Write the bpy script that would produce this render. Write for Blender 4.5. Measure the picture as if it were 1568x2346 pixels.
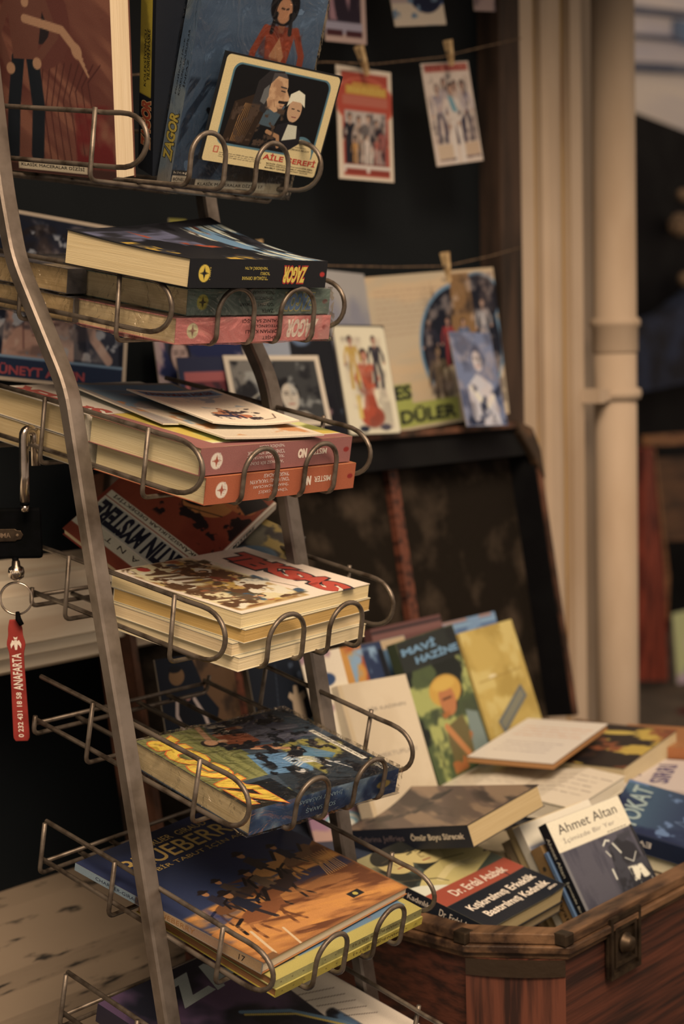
import bpy, math, random
import numpy as np
from mathutils import Matrix, Vector

# ------------------------------------------------------------------ camera, world, lights, exposure
H = 1.25                                   # camera height above the pavement
for o in list(bpy.data.objects): bpy.data.objects.remove(o)
SC = bpy.context.scene
COL = SC.collection
CM = np.array([[.65410, -.08778, .75130], [-.75604, -.04460, .65301], [-.02382, -.99514, -.09553]])   # columns: camera right, down, forward
FPX = 3703.0
cam_d = bpy.data.cameras.new('camera'); cam = bpy.data.objects.new('camera', cam_d); COL.objects.link(cam)
r_, d_, f_ = CM[:, 0], CM[:, 1], CM[:, 2]
cam.matrix_world = Matrix(((r_[0], -d_[0], -f_[0], 0), (r_[1], -d_[1], -f_[1], 0), (r_[2], -d_[2], -f_[2], H), (0, 0, 0, 1)))
cam_d.sensor_fit = 'VERTICAL'; cam_d.sensor_height = 36.0
cam_d.lens = FPX / 2346.0 * 36.0
cam_d.dof.use_dof = True; cam_d.dof.focus_distance = 1.53; cam_d.dof.aperture_fstop = 4.6
cam_d.clip_start = 0.05; cam_d.clip_end = 100
SC.camera = cam
SC.view_settings.view_transform = 'Standard'; SC.view_settings.look = 'None'
SC.view_settings.gamma = 1.0; SC.view_settings.use_curve_mapping = False
SC.view_settings.exposure = 0.0
wd = bpy.data.worlds.new('street_sky'); SC.world = wd; wd.use_nodes = True
wn = wd.node_tree.nodes; bg = wn['Background']
bg.inputs['Color'].default_value = (0.92, 0.665, 0.48, 1); bg.inputs['Strength'].default_value = 0.42

def area(name, loc, target, sx, sy, power, col):
    l = bpy.data.lights.new(name, 'AREA'); l.shape = 'RECTANGLE'; l.size = sx; l.size_y = sy
    l.energy = power; l.color = col
    o = bpy.data.objects.new(name, l); COL.objects.link(o)
    o.location = (loc[0], loc[1], loc[2] + H)
    dv = Vector(target) - Vector(loc)
    o.rotation_euler = dv.to_track_quat('-Z', 'Y').to_euler()
    return o
WARM = (1.0, 0.66, 0.40)
area('street_daylight', (-0.5, -1.1, 2.5), (1.3, 1.3, -0.2), 2.2, 1.4, 190, WARM)
area('overhead_daylight', (1.3, -0.3, 2.7), (1.5, 0.9, -0.4), 1.6, 1.0, 34, WARM)
area('street_side_daylight', (3.2, -1.6, 1.4), (1.9, 1.3, -0.2), 1.6, 1.4, 8, WARM)

# ------------------------------------------------------------------ rays: a direction of the photograph turned into a place on a real plane
def ray(x, y): return CM @ np.array([(x - 784) / FPX, (y - 1173) / FPX, 1.0])
def onX(x, y, X): d = ray(x, y); p = d * X / d[0]; return np.array([p[0], p[1], p[2] + H])
def onY(x, y, Y): d = ray(x, y); p = d * Y / d[1]; return np.array([p[0], p[1], p[2] + H])
def onZ(x, y, Z): d = ray(x, y); p = d * Z / d[2]; return np.array([p[0], p[1], p[2] + H])

# ------------------------------------------------------------------ colours and materials
TINT = np.array([0.66, 0.445, 0.31])
def lin(c):
    c = np.asarray(c, float) / 255.0
    return np.where(c <= 0.04045, c / 12.92, ((c + 0.055) / 1.055) ** 2.4)
def oc(c, k=1.0):                         # colour seen in the warm light -> colour of the thing itself
    return ink(c) * k
def ink(c):                               # inks are muted and never quite black
    v = np.maximum(lin(c), lin((15, 16, 16))); l = (v @ np.array([.3, .6, .1]))[..., None]; v = l + (v - l) * (.95 - .32 * np.clip((v[..., 2:3] - v[..., 0:1]) / (v[..., 2:3] + .01), 0, 1))
    return np.clip(v / TINT * .80, .003, .86)

def mat(name, base, rough=0.6, metal=0.0, spec=0.4, noise=None, bump=None, stretch=(1, 1, 1), attr=False, coat=0):
    m = bpy.data.materials.new(name); m.use_nodes = True
    nt = m.node_tree; n = nt.nodes; L = nt.links; b = n['Principled BSDF']
    b.inputs['Roughness'].default_value = rough; b.inputs['Metallic'].default_value = metal
    b.inputs['Specular IOR Level'].default_value = spec
    if coat: b.inputs['Coat Weight'].default_value = coat; b.inputs['Coat Roughness'].default_value = 0.12
    tc = n.new('ShaderNodeTexCoord'); mp = n.new('ShaderNodeMapping'); mp.inputs['Scale'].default_value = stretch
    L.new(tc.outputs['Object'], mp.inputs['Vector'])
    src = None
    if attr:
        a = n.new('ShaderNodeAttribute'); a.attribute_name = 'col'; src = a.outputs['Color']
    if noise:
        sc, c2, lo, hi = noise
        nz = n.new('ShaderNodeTexNoise'); nz.inputs['Scale'].default_value = sc; nz.inputs['Detail'].default_value = 5
        L.new(mp.outputs['Vector'], nz.inputs['Vector'])
        mr = n.new('ShaderNodeMapRange'); mr.inputs['From Min'].default_value = lo; mr.inputs['From Max'].default_value = hi
        L.new(nz.outputs['Fac'], mr.inputs['Value'])
        mx = n.new('ShaderNodeMix'); mx.data_type = 'RGBA'
        L.new(mr.outputs['Result'], mx.inputs[0])
        if src is not None:
            mx.blend_type = 'MULTIPLY'; L.new(src, mx.inputs[6]); mx.inputs[7].default_value = (*c2, 1)
        else:
            mx.inputs[6].default_value = (*base, 1); mx.inputs[7].default_value = (*c2, 1)
        src = mx.outputs[2]
    if src is not None: L.new(src, b.inputs['Base Color'])
    else: b.inputs['Base Color'].default_value = (*base, 1)
    if bump:
        sc, st, di = bump
        nz = n.new('ShaderNodeTexNoise'); nz.inputs['Scale'].default_value = sc; nz.inputs['Detail'].default_value = 4
        L.new(mp.outputs['Vector'], nz.inputs['Vector'])
        bp = n.new('ShaderNodeBump'); bp.inputs['Strength'].default_value = st; bp.inputs['Distance'].default_value = di
        L.new(nz.outputs['Fac'], bp.inputs['Height']); L.new(bp.outputs['Normal'], b.inputs['Normal'])
    return m
PRINT = mat('printed_cover', (1, 1, 1), 0.42, spec=0.28, attr=True, noise=(900, (.86, .86, .86), .35, .65), bump=(60, .12, .002))
MATTE = mat('printed_card', (1, 1, 1), 0.65, spec=0.15, attr=True, noise=(700, (.88, .88, .88), .35, .65))
PAGES = mat('page_edges', (1, 1, 1), 0.9, spec=0.05, attr=True, noise=(14, (.86, .83, .78), .36, .66), bump=(14, .35, .0010), stretch=(1, 1, 110))
STEEL = mat('brushed_steel_tube', (.28, .268, .262), 0.42, metal=.75, noise=(26, (.12, .11, .10), .42, .70), bump=(120, .15, .001))
WIRE = mat('worn_wire', (.19, .18, .168), 0.42, metal=.6, noise=(60, (.07, .06, .052), .45, .68), bump=(200, .3, .0006))
CHROME = mat('chrome', (.75, .70, .66), 0.20, metal=1.0, noise=(40, (.35, .33, .31), .4, .7))
BLACKW = mat('black_painted_wood', (.008, .010, .013), 0.7, spec=.12, noise=(6, (.004, .005, .008), .4, .6))
GLASSB = mat('dark_shop_panel', (.009, .0135, .019), 0.55, spec=.08, noise=(3, (.011, .016, .022), .45, .65))
WOOD = mat('reddish_varnished_wood', tuple(oc((82, 40, 26))), 0.45, spec=.3, noise=(9, tuple(oc((42, 24, 19))), .36, .64), bump=(30, .25, .002), stretch=(.7, 5, 16))
WOODV = mat('reddish_wood_upright_grain', tuple(oc((96, 48, 31))), 0.45, spec=.3, noise=(12, tuple(oc((46, 26, 20))), .44, .64), bump=(30, .25, .002), stretch=(8, 8, .5))
WOODR = mat('trunk_rim_wood', tuple(oc((108, 70, 42))), 0.45, spec=.35, noise=(16, tuple(oc((40, 24, 15))), .35, .62), bump=(50, .4, .002), stretch=(.8, 3, 3))
LINING = mat('mottled_lining', (.012, .011, .010), 0.9, spec=.1, noise=(14, tuple(oc((70, 52, 38))), .50, .78), bump=(50, .4, .003))
LEATHER = mat('scuffed_dark_leather', (.03, .022, .016), 0.5, spec=.35, noise=(22, (.12, .075, .045), .52, .75), bump=(90, .4, .002))
BRASS = mat('tarnished_latch_metal', (.075, .06, .045), 0.42, metal=.7, noise=(60, (.03, .024, .02), .4, .65), bump=(90, .4, .001))
CREAM = mat('cream_painted_wood', tuple(oc((172, 136, 106))), 0.6, spec=.25, attr=False, noise=(3.5, tuple(oc((158, 122, 92))), .40, .65), stretch=(2, 2, .7))
STAIN = mat('yellowed_paint', tuple(oc((156, 110, 52))), 0.6, spec=.25, noise=(14, tuple(oc((104, 60, 28))), .45, .68), stretch=(2, 2, .35))
LEDGE = mat('cracked_ledge_paint', tuple(oc((128, 100, 76))), 0.75, spec=.15, noise=(40, tuple(oc((46, 38, 32))), .60, .66), bump=(30, .5, .003), stretch=(.35, 1, 3.2))
SILLM = mat('sill_paint', tuple(oc((226, 186, 146))), 0.6, spec=.2, noise=(9, tuple(oc((200, 160, 124))), .45, .65), stretch=(.4, 2, 4))
FRAMEB = mat('brown_window_frame', tuple(oc((66, 45, 33))), 0.6, spec=.2, noise=(9, tuple(oc((36, 27, 22))), .4, .65), stretch=(3, 3, .5))
PEG = mat('clothespin_wood', tuple(oc((190, 145, 95))), 0.7, noise=(60, tuple(oc((150, 108, 66))), .4, .6))
TWINE = mat('twine', tuple(oc((120, 88, 62))), 0.9, spec=.05, noise=(300, tuple(oc((80, 58, 42))), .4, .6))
RUBBER = mat('red_rubber', tuple(oc((142, 40, 30))), 0.5, spec=.3, noise=(50, tuple(oc((122, 32, 24))), .4, .65), bump=(300, .2, .0005))
LETTER = mat('cream_lettering', tuple(oc((225, 195, 155))), 0.6, noise=(300, tuple(oc((200, 165, 125))), .4, .6))
BLACKL = mat('black_leather', (.002, .003, .004), 0.7, spec=.04, noise=(80, (.003, .004, .006), .4, .6))
STONE = mat('pavement', (.10, .085, .07), 0.85, noise=(4, (.05, .045, .04), .4, .6), bump=(20, .4, .01))
def plastic():
    m = bpy.data.materials.new('clear_plastic_wrap'); m.use_nodes = True; nt = m.node_tree; n = nt.nodes; L = nt.links
    n.remove(n['Principled BSDF']); out = n['Material Output']
    tr = n.new('ShaderNodeBsdfTransparent'); gl = n.new('ShaderNodeBsdfGlossy'); gl.inputs['Roughness'].default_value = .11
    gl.inputs['Color'].default_value = (1, 1, 1, 1); tr.inputs['Color'].default_value = (1, 1, 1, 1)
    tc = n.new('ShaderNodeTexCoord'); mp = n.new('ShaderNodeMapping'); mp.inputs['Scale'].default_value = (1, .45, 1)
    nz = n.new('ShaderNodeTexNoise'); nz.inputs['Scale'].default_value = 38; nz.inputs['Detail'].default_value = 3; nz.inputs['Distortion'].default_value = 1.5
    L.new(tc.outputs['Object'], mp.inputs['Vector']); L.new(mp.outputs['Vector'], nz.inputs['Vector'])
    bp = n.new('ShaderNodeBump'); bp.inputs['Strength'].default_value = 1.0; bp.inputs['Distance'].default_value = .012
    L.new(nz.outputs['Fac'], bp.inputs['Height']); L.new(bp.outputs['Normal'], gl.inputs['Normal'])
    fr = n.new('ShaderNodeFresnel'); fr.inputs['IOR'].default_value = 1.45; L.new(bp.outputs['Normal'], fr.inputs['Normal'])
    ma = n.new('ShaderNodeMath'); ma.operation = 'MULTIPLY_ADD'; ma.inputs[1].default_value = .60; ma.inputs[2].default_value = .01; ma.use_clamp = True
    L.new(fr.outputs['Fac'], ma.inputs[0])
    mx = n.new('ShaderNodeMixShader'); L.new(ma.outputs[0], mx.inputs[0]); L.new(tr.outputs[0], mx.inputs[1]); L.new(gl.outputs[0], mx.inputs[2])
    L.new(mx.outputs[0], out.inputs['Surface']); return m
WRAP = plastic()

# ------------------------------------------------------------------ mesh builder
class MB:
    def __init__(s): s.v = []; s.f = []; s.c = []; s.n = 0; s.sm = []
    def add(s, V, F, col=(.5, .5, .5), smooth=False):
        V = np.asarray(V, float).reshape(-1, 3); b = s.n; s.v.append(V)
        for q in F: s.f.append([i + b for i in q])
        s.sm += [smooth] * len(F)
        c = np.asarray(col, float)
        if c.ndim == 1: c = np.tile(c, (len(V), 1))
        s.c.append(c); s.n += len(V); return s
    def box(s, x0, x1, y0, y1, z0, z1, col=(.5, .5, .5), nx=1, ny=1, nz=1, fn=None):
        # six gridded faces
        def face(o, a, b, na, nb):
            A, B = np.meshgrid(np.linspace(0, 1, na + 1), np.linspace(0, 1, nb + 1))
            V = np.array(o) + A.reshape(-1, 1) * np.array(a) + B.reshape(-1, 1) * np.array(b)
            if fn is not None: V = fn(V)
            F = [(j * (na + 1) + i, j * (na + 1) + i + 1, (j + 1) * (na + 1) + i + 1, (j + 1) * (na + 1) + i) for j in range(nb) for i in range(na)]
            s.add(V, F, col)
        dx, dy, dz = x1 - x0, y1 - y0, z1 - z0
        face((x0, y0, z1), (dx, 0, 0), (0, dy, 0), nx, ny); face((x0, y1, z0), (dx, 0, 0), (0, -dy, 0), nx, ny)
        face((x0, y0, z0), (dx, 0, 0), (0, 0, dz), nx, nz); face((x1, y1, z0), (-dx, 0, 0), (0, 0, dz), nx, nz)
        face((x0, y1, z0), (0, -dy, 0), (0, 0, dz), ny, nz); face((x1, y0, z0), (0, dy, 0), (0, 0, dz), ny, nz)
        return s
    def tube(s, P, r, n=10, col=(.5, .5, .5), close=False, taper=None):
        P = [np.array(p, float) for p in P]; N = len(P); V = []; up = None
        for i in range(N):
            if close: t = P[(i + 1) % N] - P[i - 1]
            else: t = P[min(i + 1, N - 1)] - P[max(i - 1, 0)]
            t = t / (np.linalg.norm(t) + 1e-12)
            if up is None:
                a = np.array([0, 0, 1.]) if abs(t[2]) < .9 else np.array([1., 0, 0]); up = np.cross(t, a)
            up = up - up @ t * t; up /= np.linalg.norm(up) + 1e-12; w = np.cross(t, up)
            rr = r * (taper[i] if taper is not None else 1)
            for k in range(n):
                a = 2 * math.pi * k / n; V.append(P[i] + rr * (math.cos(a) * up + math.sin(a) * w))
        F = []
        for i in range(N if close else N - 1):
            for k in range(n):
                a = i * n + k; b = i * n + (k + 1) % n; j = (i + 1) % N
                F.append((a, b, j * n + (k + 1) % n, j * n + k))
        if not close: F += [tuple(range(n))[::-1], tuple(range((N - 1) * n, N * n))]
        return s.add(V, F, col, True)
    def prism(s, P, z0, z1, col=(.5, .5, .5), ax=(0, 1, 2)):
        # polygon P (2D) extruded along the third axis of ax
        n = len(P); V = []
        for z in (z0, z1):
            for p in P:
                q = [0, 0, 0]; q[ax[0]] = p[0]; q[ax[1]] = p[1]; q[ax[2]] = z; V.append(q)
        F = [tuple(range(n))[::-1], tuple(range(n, 2 * n))] + [(i, (i + 1) % n, n + (i + 1) % n, n + i) for i in range(n)]
        return s.add(V, F, col)
    def lathe(s, prof, c=(0, 0, 0), n=28, col=(.5, .5, .5)):
        V = []; F = []
        for r, z in prof:
            for k in range(n): a = 2 * math.pi * k / n; V.append((c[0] + r * math.cos(a), c[1] + r * math.sin(a), c[2] + z))
        for i in range(len(prof) - 1):
            for k in range(n): F.append((i * n + k, i * n + (k + 1) % n, (i + 1) * n + (k + 1) % n, (i + 1) * n + k))
        F += [tuple(range(n))[::-1], tuple(range((len(prof) - 1) * n, len(prof) * n))]
        return s.add(V, F, col, True)
    def build(s, name, m, parent=None, M=None, bevel=0, recalc=True):
        me = bpy.data.meshes.new(name)
        me.from_pydata(np.concatenate(s.v).tolist(), [], s.f)
        me.polygons.foreach_set('use_smooth', s.sm)
        a = me.color_attributes.new('col', 'FLOAT_COLOR', 'POINT')
        c = np.concatenate(s.c); a.data.foreach_set('color', np.concatenate([c, np.ones((len(c), 1))], 1).astype(np.float32).ravel())
        me.materials.append(m); me.update()
        o = bpy.data.objects.new(name, me); COL.objects.link(o)
        if parent: o.parent = parent
        if M is not None: o.matrix_local = M
        if bevel:
            b = o.modifiers.new('soft_edges', 'BEVEL'); b.width = bevel; b.segments = 2; b.limit_method = 'ANGLE'; b.angle_limit = math.radians(40)
            w = o.modifiers.new('weld', 'WELD'); w.merge_threshold = 1e-5; o.modifiers.move(1, 0)
        return o

def tag(o, label=None, cat=None, group=None, kind=None):
    if label: o['label'] = label
    if cat: o['category'] = cat
    if group: o['group'] = group
    if kind: o['kind'] = kind
    return o
def empty(name, M=None, parent=None):
    o = bpy.data.objects.new(name, None); COL.objects.link(o); o.empty_display_size = .02
    if parent: o.parent = parent
    if M is not None: o.matrix_local = M
    return o
def pose(c, ex, ey, n=None):
    ex = np.array(ex, float); ex /= np.linalg.norm(ex); ey = np.array(ey, float); ey = ey - ey @ ex * ex; ey /= np.linalg.norm(ey)
    n = np.cross(ex, ey)
    return Matrix(((ex[0], ey[0], n[0], c[0]), (ex[1], ey[1], n[1], c[1]), (ex[2], ey[2], n[2], c[2]), (0, 0, 0, 1)))

# ------------------------------------------------------------------ lettering
_T = {}
def text_geo(body, bold=0.0):
    k = (body, bold)
    if k not in _T:
        cu = bpy.data.curves.new('lettering', 'FONT'); cu.body = body; cu.offset = bold; cu.resolution_u = 3
        cu.align_x = 'CENTER'; cu.align_y = 'CENTER'; cu.fill_mode = 'FRONT'
        ob = bpy.data.objects.new('lettering', cu); COL.objects.link(ob)
        dg = bpy.context.evaluated_depsgraph_get(); me = bpy.data.meshes.new_from_object(ob.evaluated_get(dg))
        V = np.zeros(len(me.vertices) * 3, np.float32); me.vertices.foreach_get('co', V); V = V.reshape(-1, 3)[:, :2].astype(float)
        F = [tuple(p.vertices) for p in me.polygons]
        if len(V): V[:, 0] -= (V[:, 0].min() + V[:, 0].max()) / 2; V[:, 1] -= (V[:, 1].min() + V[:, 1].max()) / 2
        _T[k] = (V, F)
        bpy.data.objects.remove(ob); bpy.data.meshes.remove(me); bpy.data.curves.remove(cu)
    return _T[k]
def put_text(mb, body, O, eu, ev, x, y, wid, hei, col, rot=0, bold=.0, shear=0, lift=.0003, warp=None, layers=None):
    """fit the word into wid x hei metres, centred at (x, y) on the surface O + x*eu + y*ev"""
    O, eu, ev = map(lambda a: np.array(a, float), (O, eu, ev)); n = np.cross(eu, ev)
    ref, _ = text_geo(body, 0.0)
    if not len(ref): return
    sx = wid / max(np.ptp(ref[:, 0]), 1e-6); sy = hei / max(np.ptp(ref[:, 1]), 1e-6)
    for li, (b, c) in enumerate((layers or []) + [(bold, col)]):
        V, F = text_geo(body, b)
        X = V[:, 0] * sx + shear * V[:, 1] * sy; Y = V[:, 1] * sy
        a = math.radians(rot); X, Y = X * math.cos(a) - Y * math.sin(a) + x, X * math.sin(a) + Y * math.cos(a) + y
        P = O + X[:, None] * eu + Y[:, None] * ev + n * (lift + li * .00012)
        if warp is not None: P = warp(P)
        mb.add(P, F, oc(c))

# ------------------------------------------------------------------ painted prints: a little raster of regions, carried as colours of a fine grid
_RN = {}
def vnoise(X, Y, sc, seed, octv=4):
    r = np.random.RandomState(seed); out = np.zeros_like(X); amp = 1; tot = 0
    for o in range(octv):
        G = r.rand(64, 64); x = X * sc * 2 ** o; y = Y * sc * 2 ** o
        xi = np.floor(x).astype(int); yi = np.floor(y).astype(int); fx = x - xi; fy = y - yi
        fx = fx * fx * (3 - 2 * fx); fy = fy * fy * (3 - 2 * fy)
        g = lambda i, j: G[(yi + j) % 64, (xi + i) % 64]
        out += amp * ((g(0, 0) * (1 - fx) + g(1, 0) * fx) * (1 - fy) + (g(0, 1) * (1 - fx) + g(1, 1) * fx) * fy); tot += amp; amp *= .5
    return out / tot
class Cv:
    def __init__(s, w, h, col, res=150, seed=1):
        s.asp = w / h; ny = res; nx = max(8, int(res * w / h)); s.nx, s.ny = nx, ny
        x = np.linspace(0, 1, nx); y = np.linspace(0, 1, ny); s.X, s.Y = np.meshgrid(x, y)
        s.c = np.tile(np.array(col, float), (ny, nx, 1)); s.seed = seed; s.px = 1.0 / ny
    def _put(s, m, col):
        m = np.clip(m, 0, 1)[..., None]; s.c = s.c * (1 - m) + np.array(col, float) * m; return s
    def rect(s, x0, y0, x1, y1, col):
        e = s.px * .8; m = np.clip((s.X - x0) * s.asp / e + .5, 0, 1) * np.clip((x1 - s.X) * s.asp / e + .5, 0, 1) * np.clip((s.Y - y0) / e + .5, 0, 1) * np.clip((y1 - s.Y) / e + .5, 0, 1)
        return s._put(m, col)
    def rrect(s, x0, y0, x1, y1, r, col):
        x0, x1 = x0 * s.asp, x1 * s.asp; X = s.X * s.asp
        qx = np.abs(X - (x0 + x1) / 2) - (x1 - x0) / 2 + r; qy = np.abs(s.Y - (y0 + y1) / 2) - (y1 - y0) / 2 + r
        d = np.hypot(np.maximum(qx, 0), np.maximum(qy, 0)) - r; return s._put(.5 - d / s.px, col)
    def ell(s, cx, cy, rx, ry, col, rot=0, soft=0):
        """rx, ry in units of the height"""
        a = math.radians(rot); dx = (s.X - cx) * s.asp; dy = s.Y - cy
        u = dx * math.cos(a) + dy * math.sin(a); v = -dx * math.sin(a) + dy * math.cos(a)
        d = (np.hypot(u / rx, v / ry) - 1) * min(rx, ry); return s._put(.5 - d / (s.px + soft), col)
    def poly(s, pts, col, soft=0):
        P = np.array(pts, float); P[:, 0] *= s.asp; X = s.X * s.asp; Y = s.Y
        ins = np.zeros_like(X, bool); dm = np.full(X.shape, 9.)
        for i in range(len(P)):
            a, b = P[i], P[(i + 1) % len(P)]
            if a[1] != b[1]:
                c = ((a[1] > Y) != (b[1] > Y)) & (X < (b[0] - a[0]) * (Y - a[1]) / (b[1] - a[1]) + a[0]); ins ^= c
            ab = b - a; t = np.clip(((X - a[0]) * ab[0] + (Y - a[1]) * ab[1]) / (ab @ ab + 1e-12), 0, 1)
            dm = np.minimum(dm, np.hypot(X - a[0] - t * ab[0], Y - a[1] - t * ab[1]))
        d = np.where(ins, -dm, dm); return s._put(.5 - d / (s.px + soft), col)
    def line(s, pts, wd, col, soft=0):
        P = np.array(pts, float); P[:, 0] *= s.asp; X = s.X * s.asp; Y = s.Y; dm = np.full(X.shape, 9.)
        for a, b in zip(P[:-1], P[1:]):
            ab = b - a; t = np.clip(((X - a[0]) * ab[0] + (Y - a[1]) * ab[1]) / (ab @ ab + 1e-12), 0, 1)
            dm = np.minimum(dm, np.hypot(X - a[0] - t * ab[0], Y - a[1] - t * ab[1]))
        return s._put(.5 - (dm - wd / 2) / (s.px + soft), col)
    def nz(s, col, sc=6, lo=.45, hi=.6, seed=0, box=None, sx=1, sy=1, k=1, rot=0):
        a = math.radians(rot); X = s.X * s.asp * math.cos(a) + s.Y * math.sin(a) + 9; Y = -s.X * s.asp * math.sin(a) + s.Y * math.cos(a) + 9
        m = np.clip((vnoise(X * sx, Y * sy, sc, s.seed * 31 + seed) - lo) / (hi - lo), 0, 1) * k
        if box is not None:
            x0, y0, x1, y1 = box; e = .02
            m = m * np.clip((s.X - x0) / e, 0, 1) * np.clip((x1 - s.X) / e, 0, 1) * np.clip((s.Y - y0) / e, 0, 1) * np.clip((y1 - s.Y) / e, 0, 1)
        return s._put(m, col)
    def grad(s, c0, c1, y0=0, y1=1):
        t = np.clip((s.Y - y0) / (y1 - y0), 0, 1)[..., None]; s.c = np.array(c0, float) * (1 - t) + np.array(c1, float) * t; return s
    def writing(s, x0, x1, y, h, col, n=10, seed=0, rot=0):
        r = random.Random(seed); x = x0; w = (x1 - x0) / n
        while x < x1 - w * .3:
            l = w * r.uniform(.35, .9); dy = (x - x0) * math.tan(math.radians(rot)) * s.asp
            s.line([(x, y + dy + r.uniform(-.2, .2) * h), (x + l, y + dy + r.uniform(-.2, .2) * h)], h * r.uniform(.5, 1), col); x += l + w * .25
        return s
    def person(s, x, y, k, skin, top, legs=None, hair=(25, 20, 18), arms=1, lean=0, skirt=False):
        """a plain standing figure, feet at (x, y), k tall (fraction of the height)"""
        A = 1 / s.asp; q = lambda dx, dy: (x + (dx + lean * dy) * k * A, y + dy * k)
        legs = legs or top
        if skirt: s.poly([q(-.06, .52), q(.06, .52), q(.15, .12), q(-.15, .12)], legs)
        else:
            s.line([q(-.05, .50), q(-.08, .26), q(-.09, .02)], .085 * k, legs); s.line([q(.05, .50), q(.09, .26), q(.08, .02)], .085 * k, legs)
        s.poly([q(-.125, .80), q(.125, .80), q(.08, .50), q(-.08, .50)], top)
        s.line([q(-.12, .78), q(-.19, .62), q(-.12 if arms > 1 else -.20, .47)], .05 * k, top)
        s.line([q(.12, .78), q(.20, .62), q(.08 if arms > 1 else .20, .50)], .05 * k, top)
        s.ell(*q(-.20 if arms < 2 else -.10, .45), .03 * k, .03 * k, skin); s.ell(*q(.20 if arms < 2 else .08, .48), .03 * k, .03 * k, skin)
        s.line([q(0, .78), q(0, .86)], .05 * k, skin)
        s.ell(*q(0, .925), .068 * k, .082 * k, hair); s.ell(*q(.008, .908), .05 * k, .062 * k, skin)
        return s
    def photo(s, box=(0, 0, 1, 1), k=.5, sc=7):
        return s.nz((34, 28, 32), sc, .54, .66, 71, box, k=k).nz((196, 160, 138), sc * 1.2, .58, .70, 72, box, k=k).nz((120, 90, 78), sc * .8, .52, .66, 73, box, k=k * .6)
    def face(s, x, y, k, skin, hair, look=0, dark=(30, 22, 20)):
        A = 1 / s.asp; q = lambda dx, dy: (x + dx * k * A, y + dy * k)
        s.ell(*q(0, .10), .62 * k, .78 * k, hair); s.ell(*q(.06 * look, -.06), .47 * k, .66 * k, skin)
        for e in (-.2, .2): s.line([q(e - .1 + .08 * look, .07), q(e + .1 + .08 * look, .08)], .05 * k, dark); s.line([q(e - .13 + .08 * look, .19), q(e + .13 + .08 * look, .2)], .04 * k, dark)
        s.line([q(.04 * look, .05), q(.02 + .12 * look, -.18), q(-.03 + .1 * look, -.2)], .035 * k, np.array(skin) * .62)
        s.line([q(-.15 + .08 * look, -.38), q(.15 + .08 * look, -.37)], .06 * k, np.array(skin) * (.8, .45, .42))
        return s
    def mesh(s, mb, w, h, z=0, warp=None, col_k=1):
        V = np.stack([(s.X - .5) * w, (s.Y - .5) * h, np.full_like(s.X, z)], -1).reshape(-1, 3)
        if warp is not None: V = warp(V)
        i = (np.arange(s.ny - 1)[:, None] * s.nx + np.arange(s.nx - 1)).ravel()
        F = np.stack([i, i + 1, i + 1 + s.nx, i + s.nx], 1).tolist()
        mb.add(V, F, ink(s.c.reshape(-1, 3)), True)

# ------------------------------------------------------------------ books and cards
PAPER = (206, 168, 126)
def book(M, w, h, t, art=None, label='', name='paperback_book', cat='book', group=None, cover=(120, 120, 120), spine=None, back=None,
         pages=PAPER, texts=(), stexts=(), sart=None, warp=None, wrap=False, inset=.0015, pagelabel=None, overhang=0.0):
    root = empty(name, M); tag(root, label, cat, group)
    def wf(V):
        if warp is None: return V
        V = V.copy(); V[:, 2] += warp(V[:, 0] / w, V[:, 1] / h) * np.clip((V[:, 2] + t) / t, 0, 1.1); return V
    ck = .0006; spine = spine or cover; back = back or cover
    mb = MB()
    if art is not None:
        art.mesh(mb, w, h, .00005, wf); top = art.c[2, 2]
    mb.box(-w / 2, w / 2, -h / 2, h / 2, -ck, 0, oc(cover), 14, 14, 1, wf)
    mb.box(-w / 2, w / 2, -h / 2, h / 2, -t, -t + ck, oc(back))
    mb.box(-w / 2, -w / 2 + ck, -h / 2, h / 2, -t + ck, -ck, oc(spine), 1, 12, 2, wf)
    if sart is not None:
        V = np.stack([np.full_like(sart.X, -w / 2 - .0001), (sart.Y - .5) * h, -(1 - sart.X) * t + 0], -1).reshape(-1, 3); V = wf(V)
        i = (np.arange(sart.ny - 1)[:, None] * sart.nx + np.arange(sart.nx - 1)).ravel()
        mb.add(V, np.stack([i, i + 1, i + 1 + sart.nx, i + sart.nx], 1).tolist(), ink(sart.c.reshape(-1, 3)))
    for T in texts:
        body, x, y, tw, th, c = T[:6]; kw = T[6] if len(T) > 6 else {}
        put_text(mb, body, (0, 0, 0), (1, 0, 0), (0, 1, 0), (x - .5) * w, (y - .5) * h, tw * w, th * h, c, warp=wf, **kw)
    for T in stexts:                       # on the spine: position s 0..1 from foot to head, v 0..1 from back cover to front cover
        body, s_, v_, tl, th, c = T[:6]; kw = dict(T[6]) if len(T) > 6 else {}
        up = kw.pop('up', False)
        O = (-w / 2, 0, -t / 2)
        if up: put_text(mb, body, O, (0, 1, 0), (0, 0, -1), (s_ - .5) * h, (v_ - .5) * t, tl * h, th * t, c, warp=wf, **kw)
        else: put_text(mb, body, O, (0, -1, 0), (0, 0, 1), -(s_ - .5) * h, (v_ - .5) * t, tl * h, th * t, c, warp=wf, **kw)
    mb.build('cover', PRINT, root)
    pg = MB(); i_ = inset
    pg.box(-w / 2 + ck, w / 2 - i_ - overhang, -h / 2 + i_, h / 2 - i_, -t + ck, -ck - .0001, oc(pages), 14, 14, 3, wf)
    p = pg.build('page_block', PAGES, root)
    if pagelabel: p['label'] = pagelabel
    if wrap: plastic_wrap(root, w, h, t)
    return root
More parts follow.
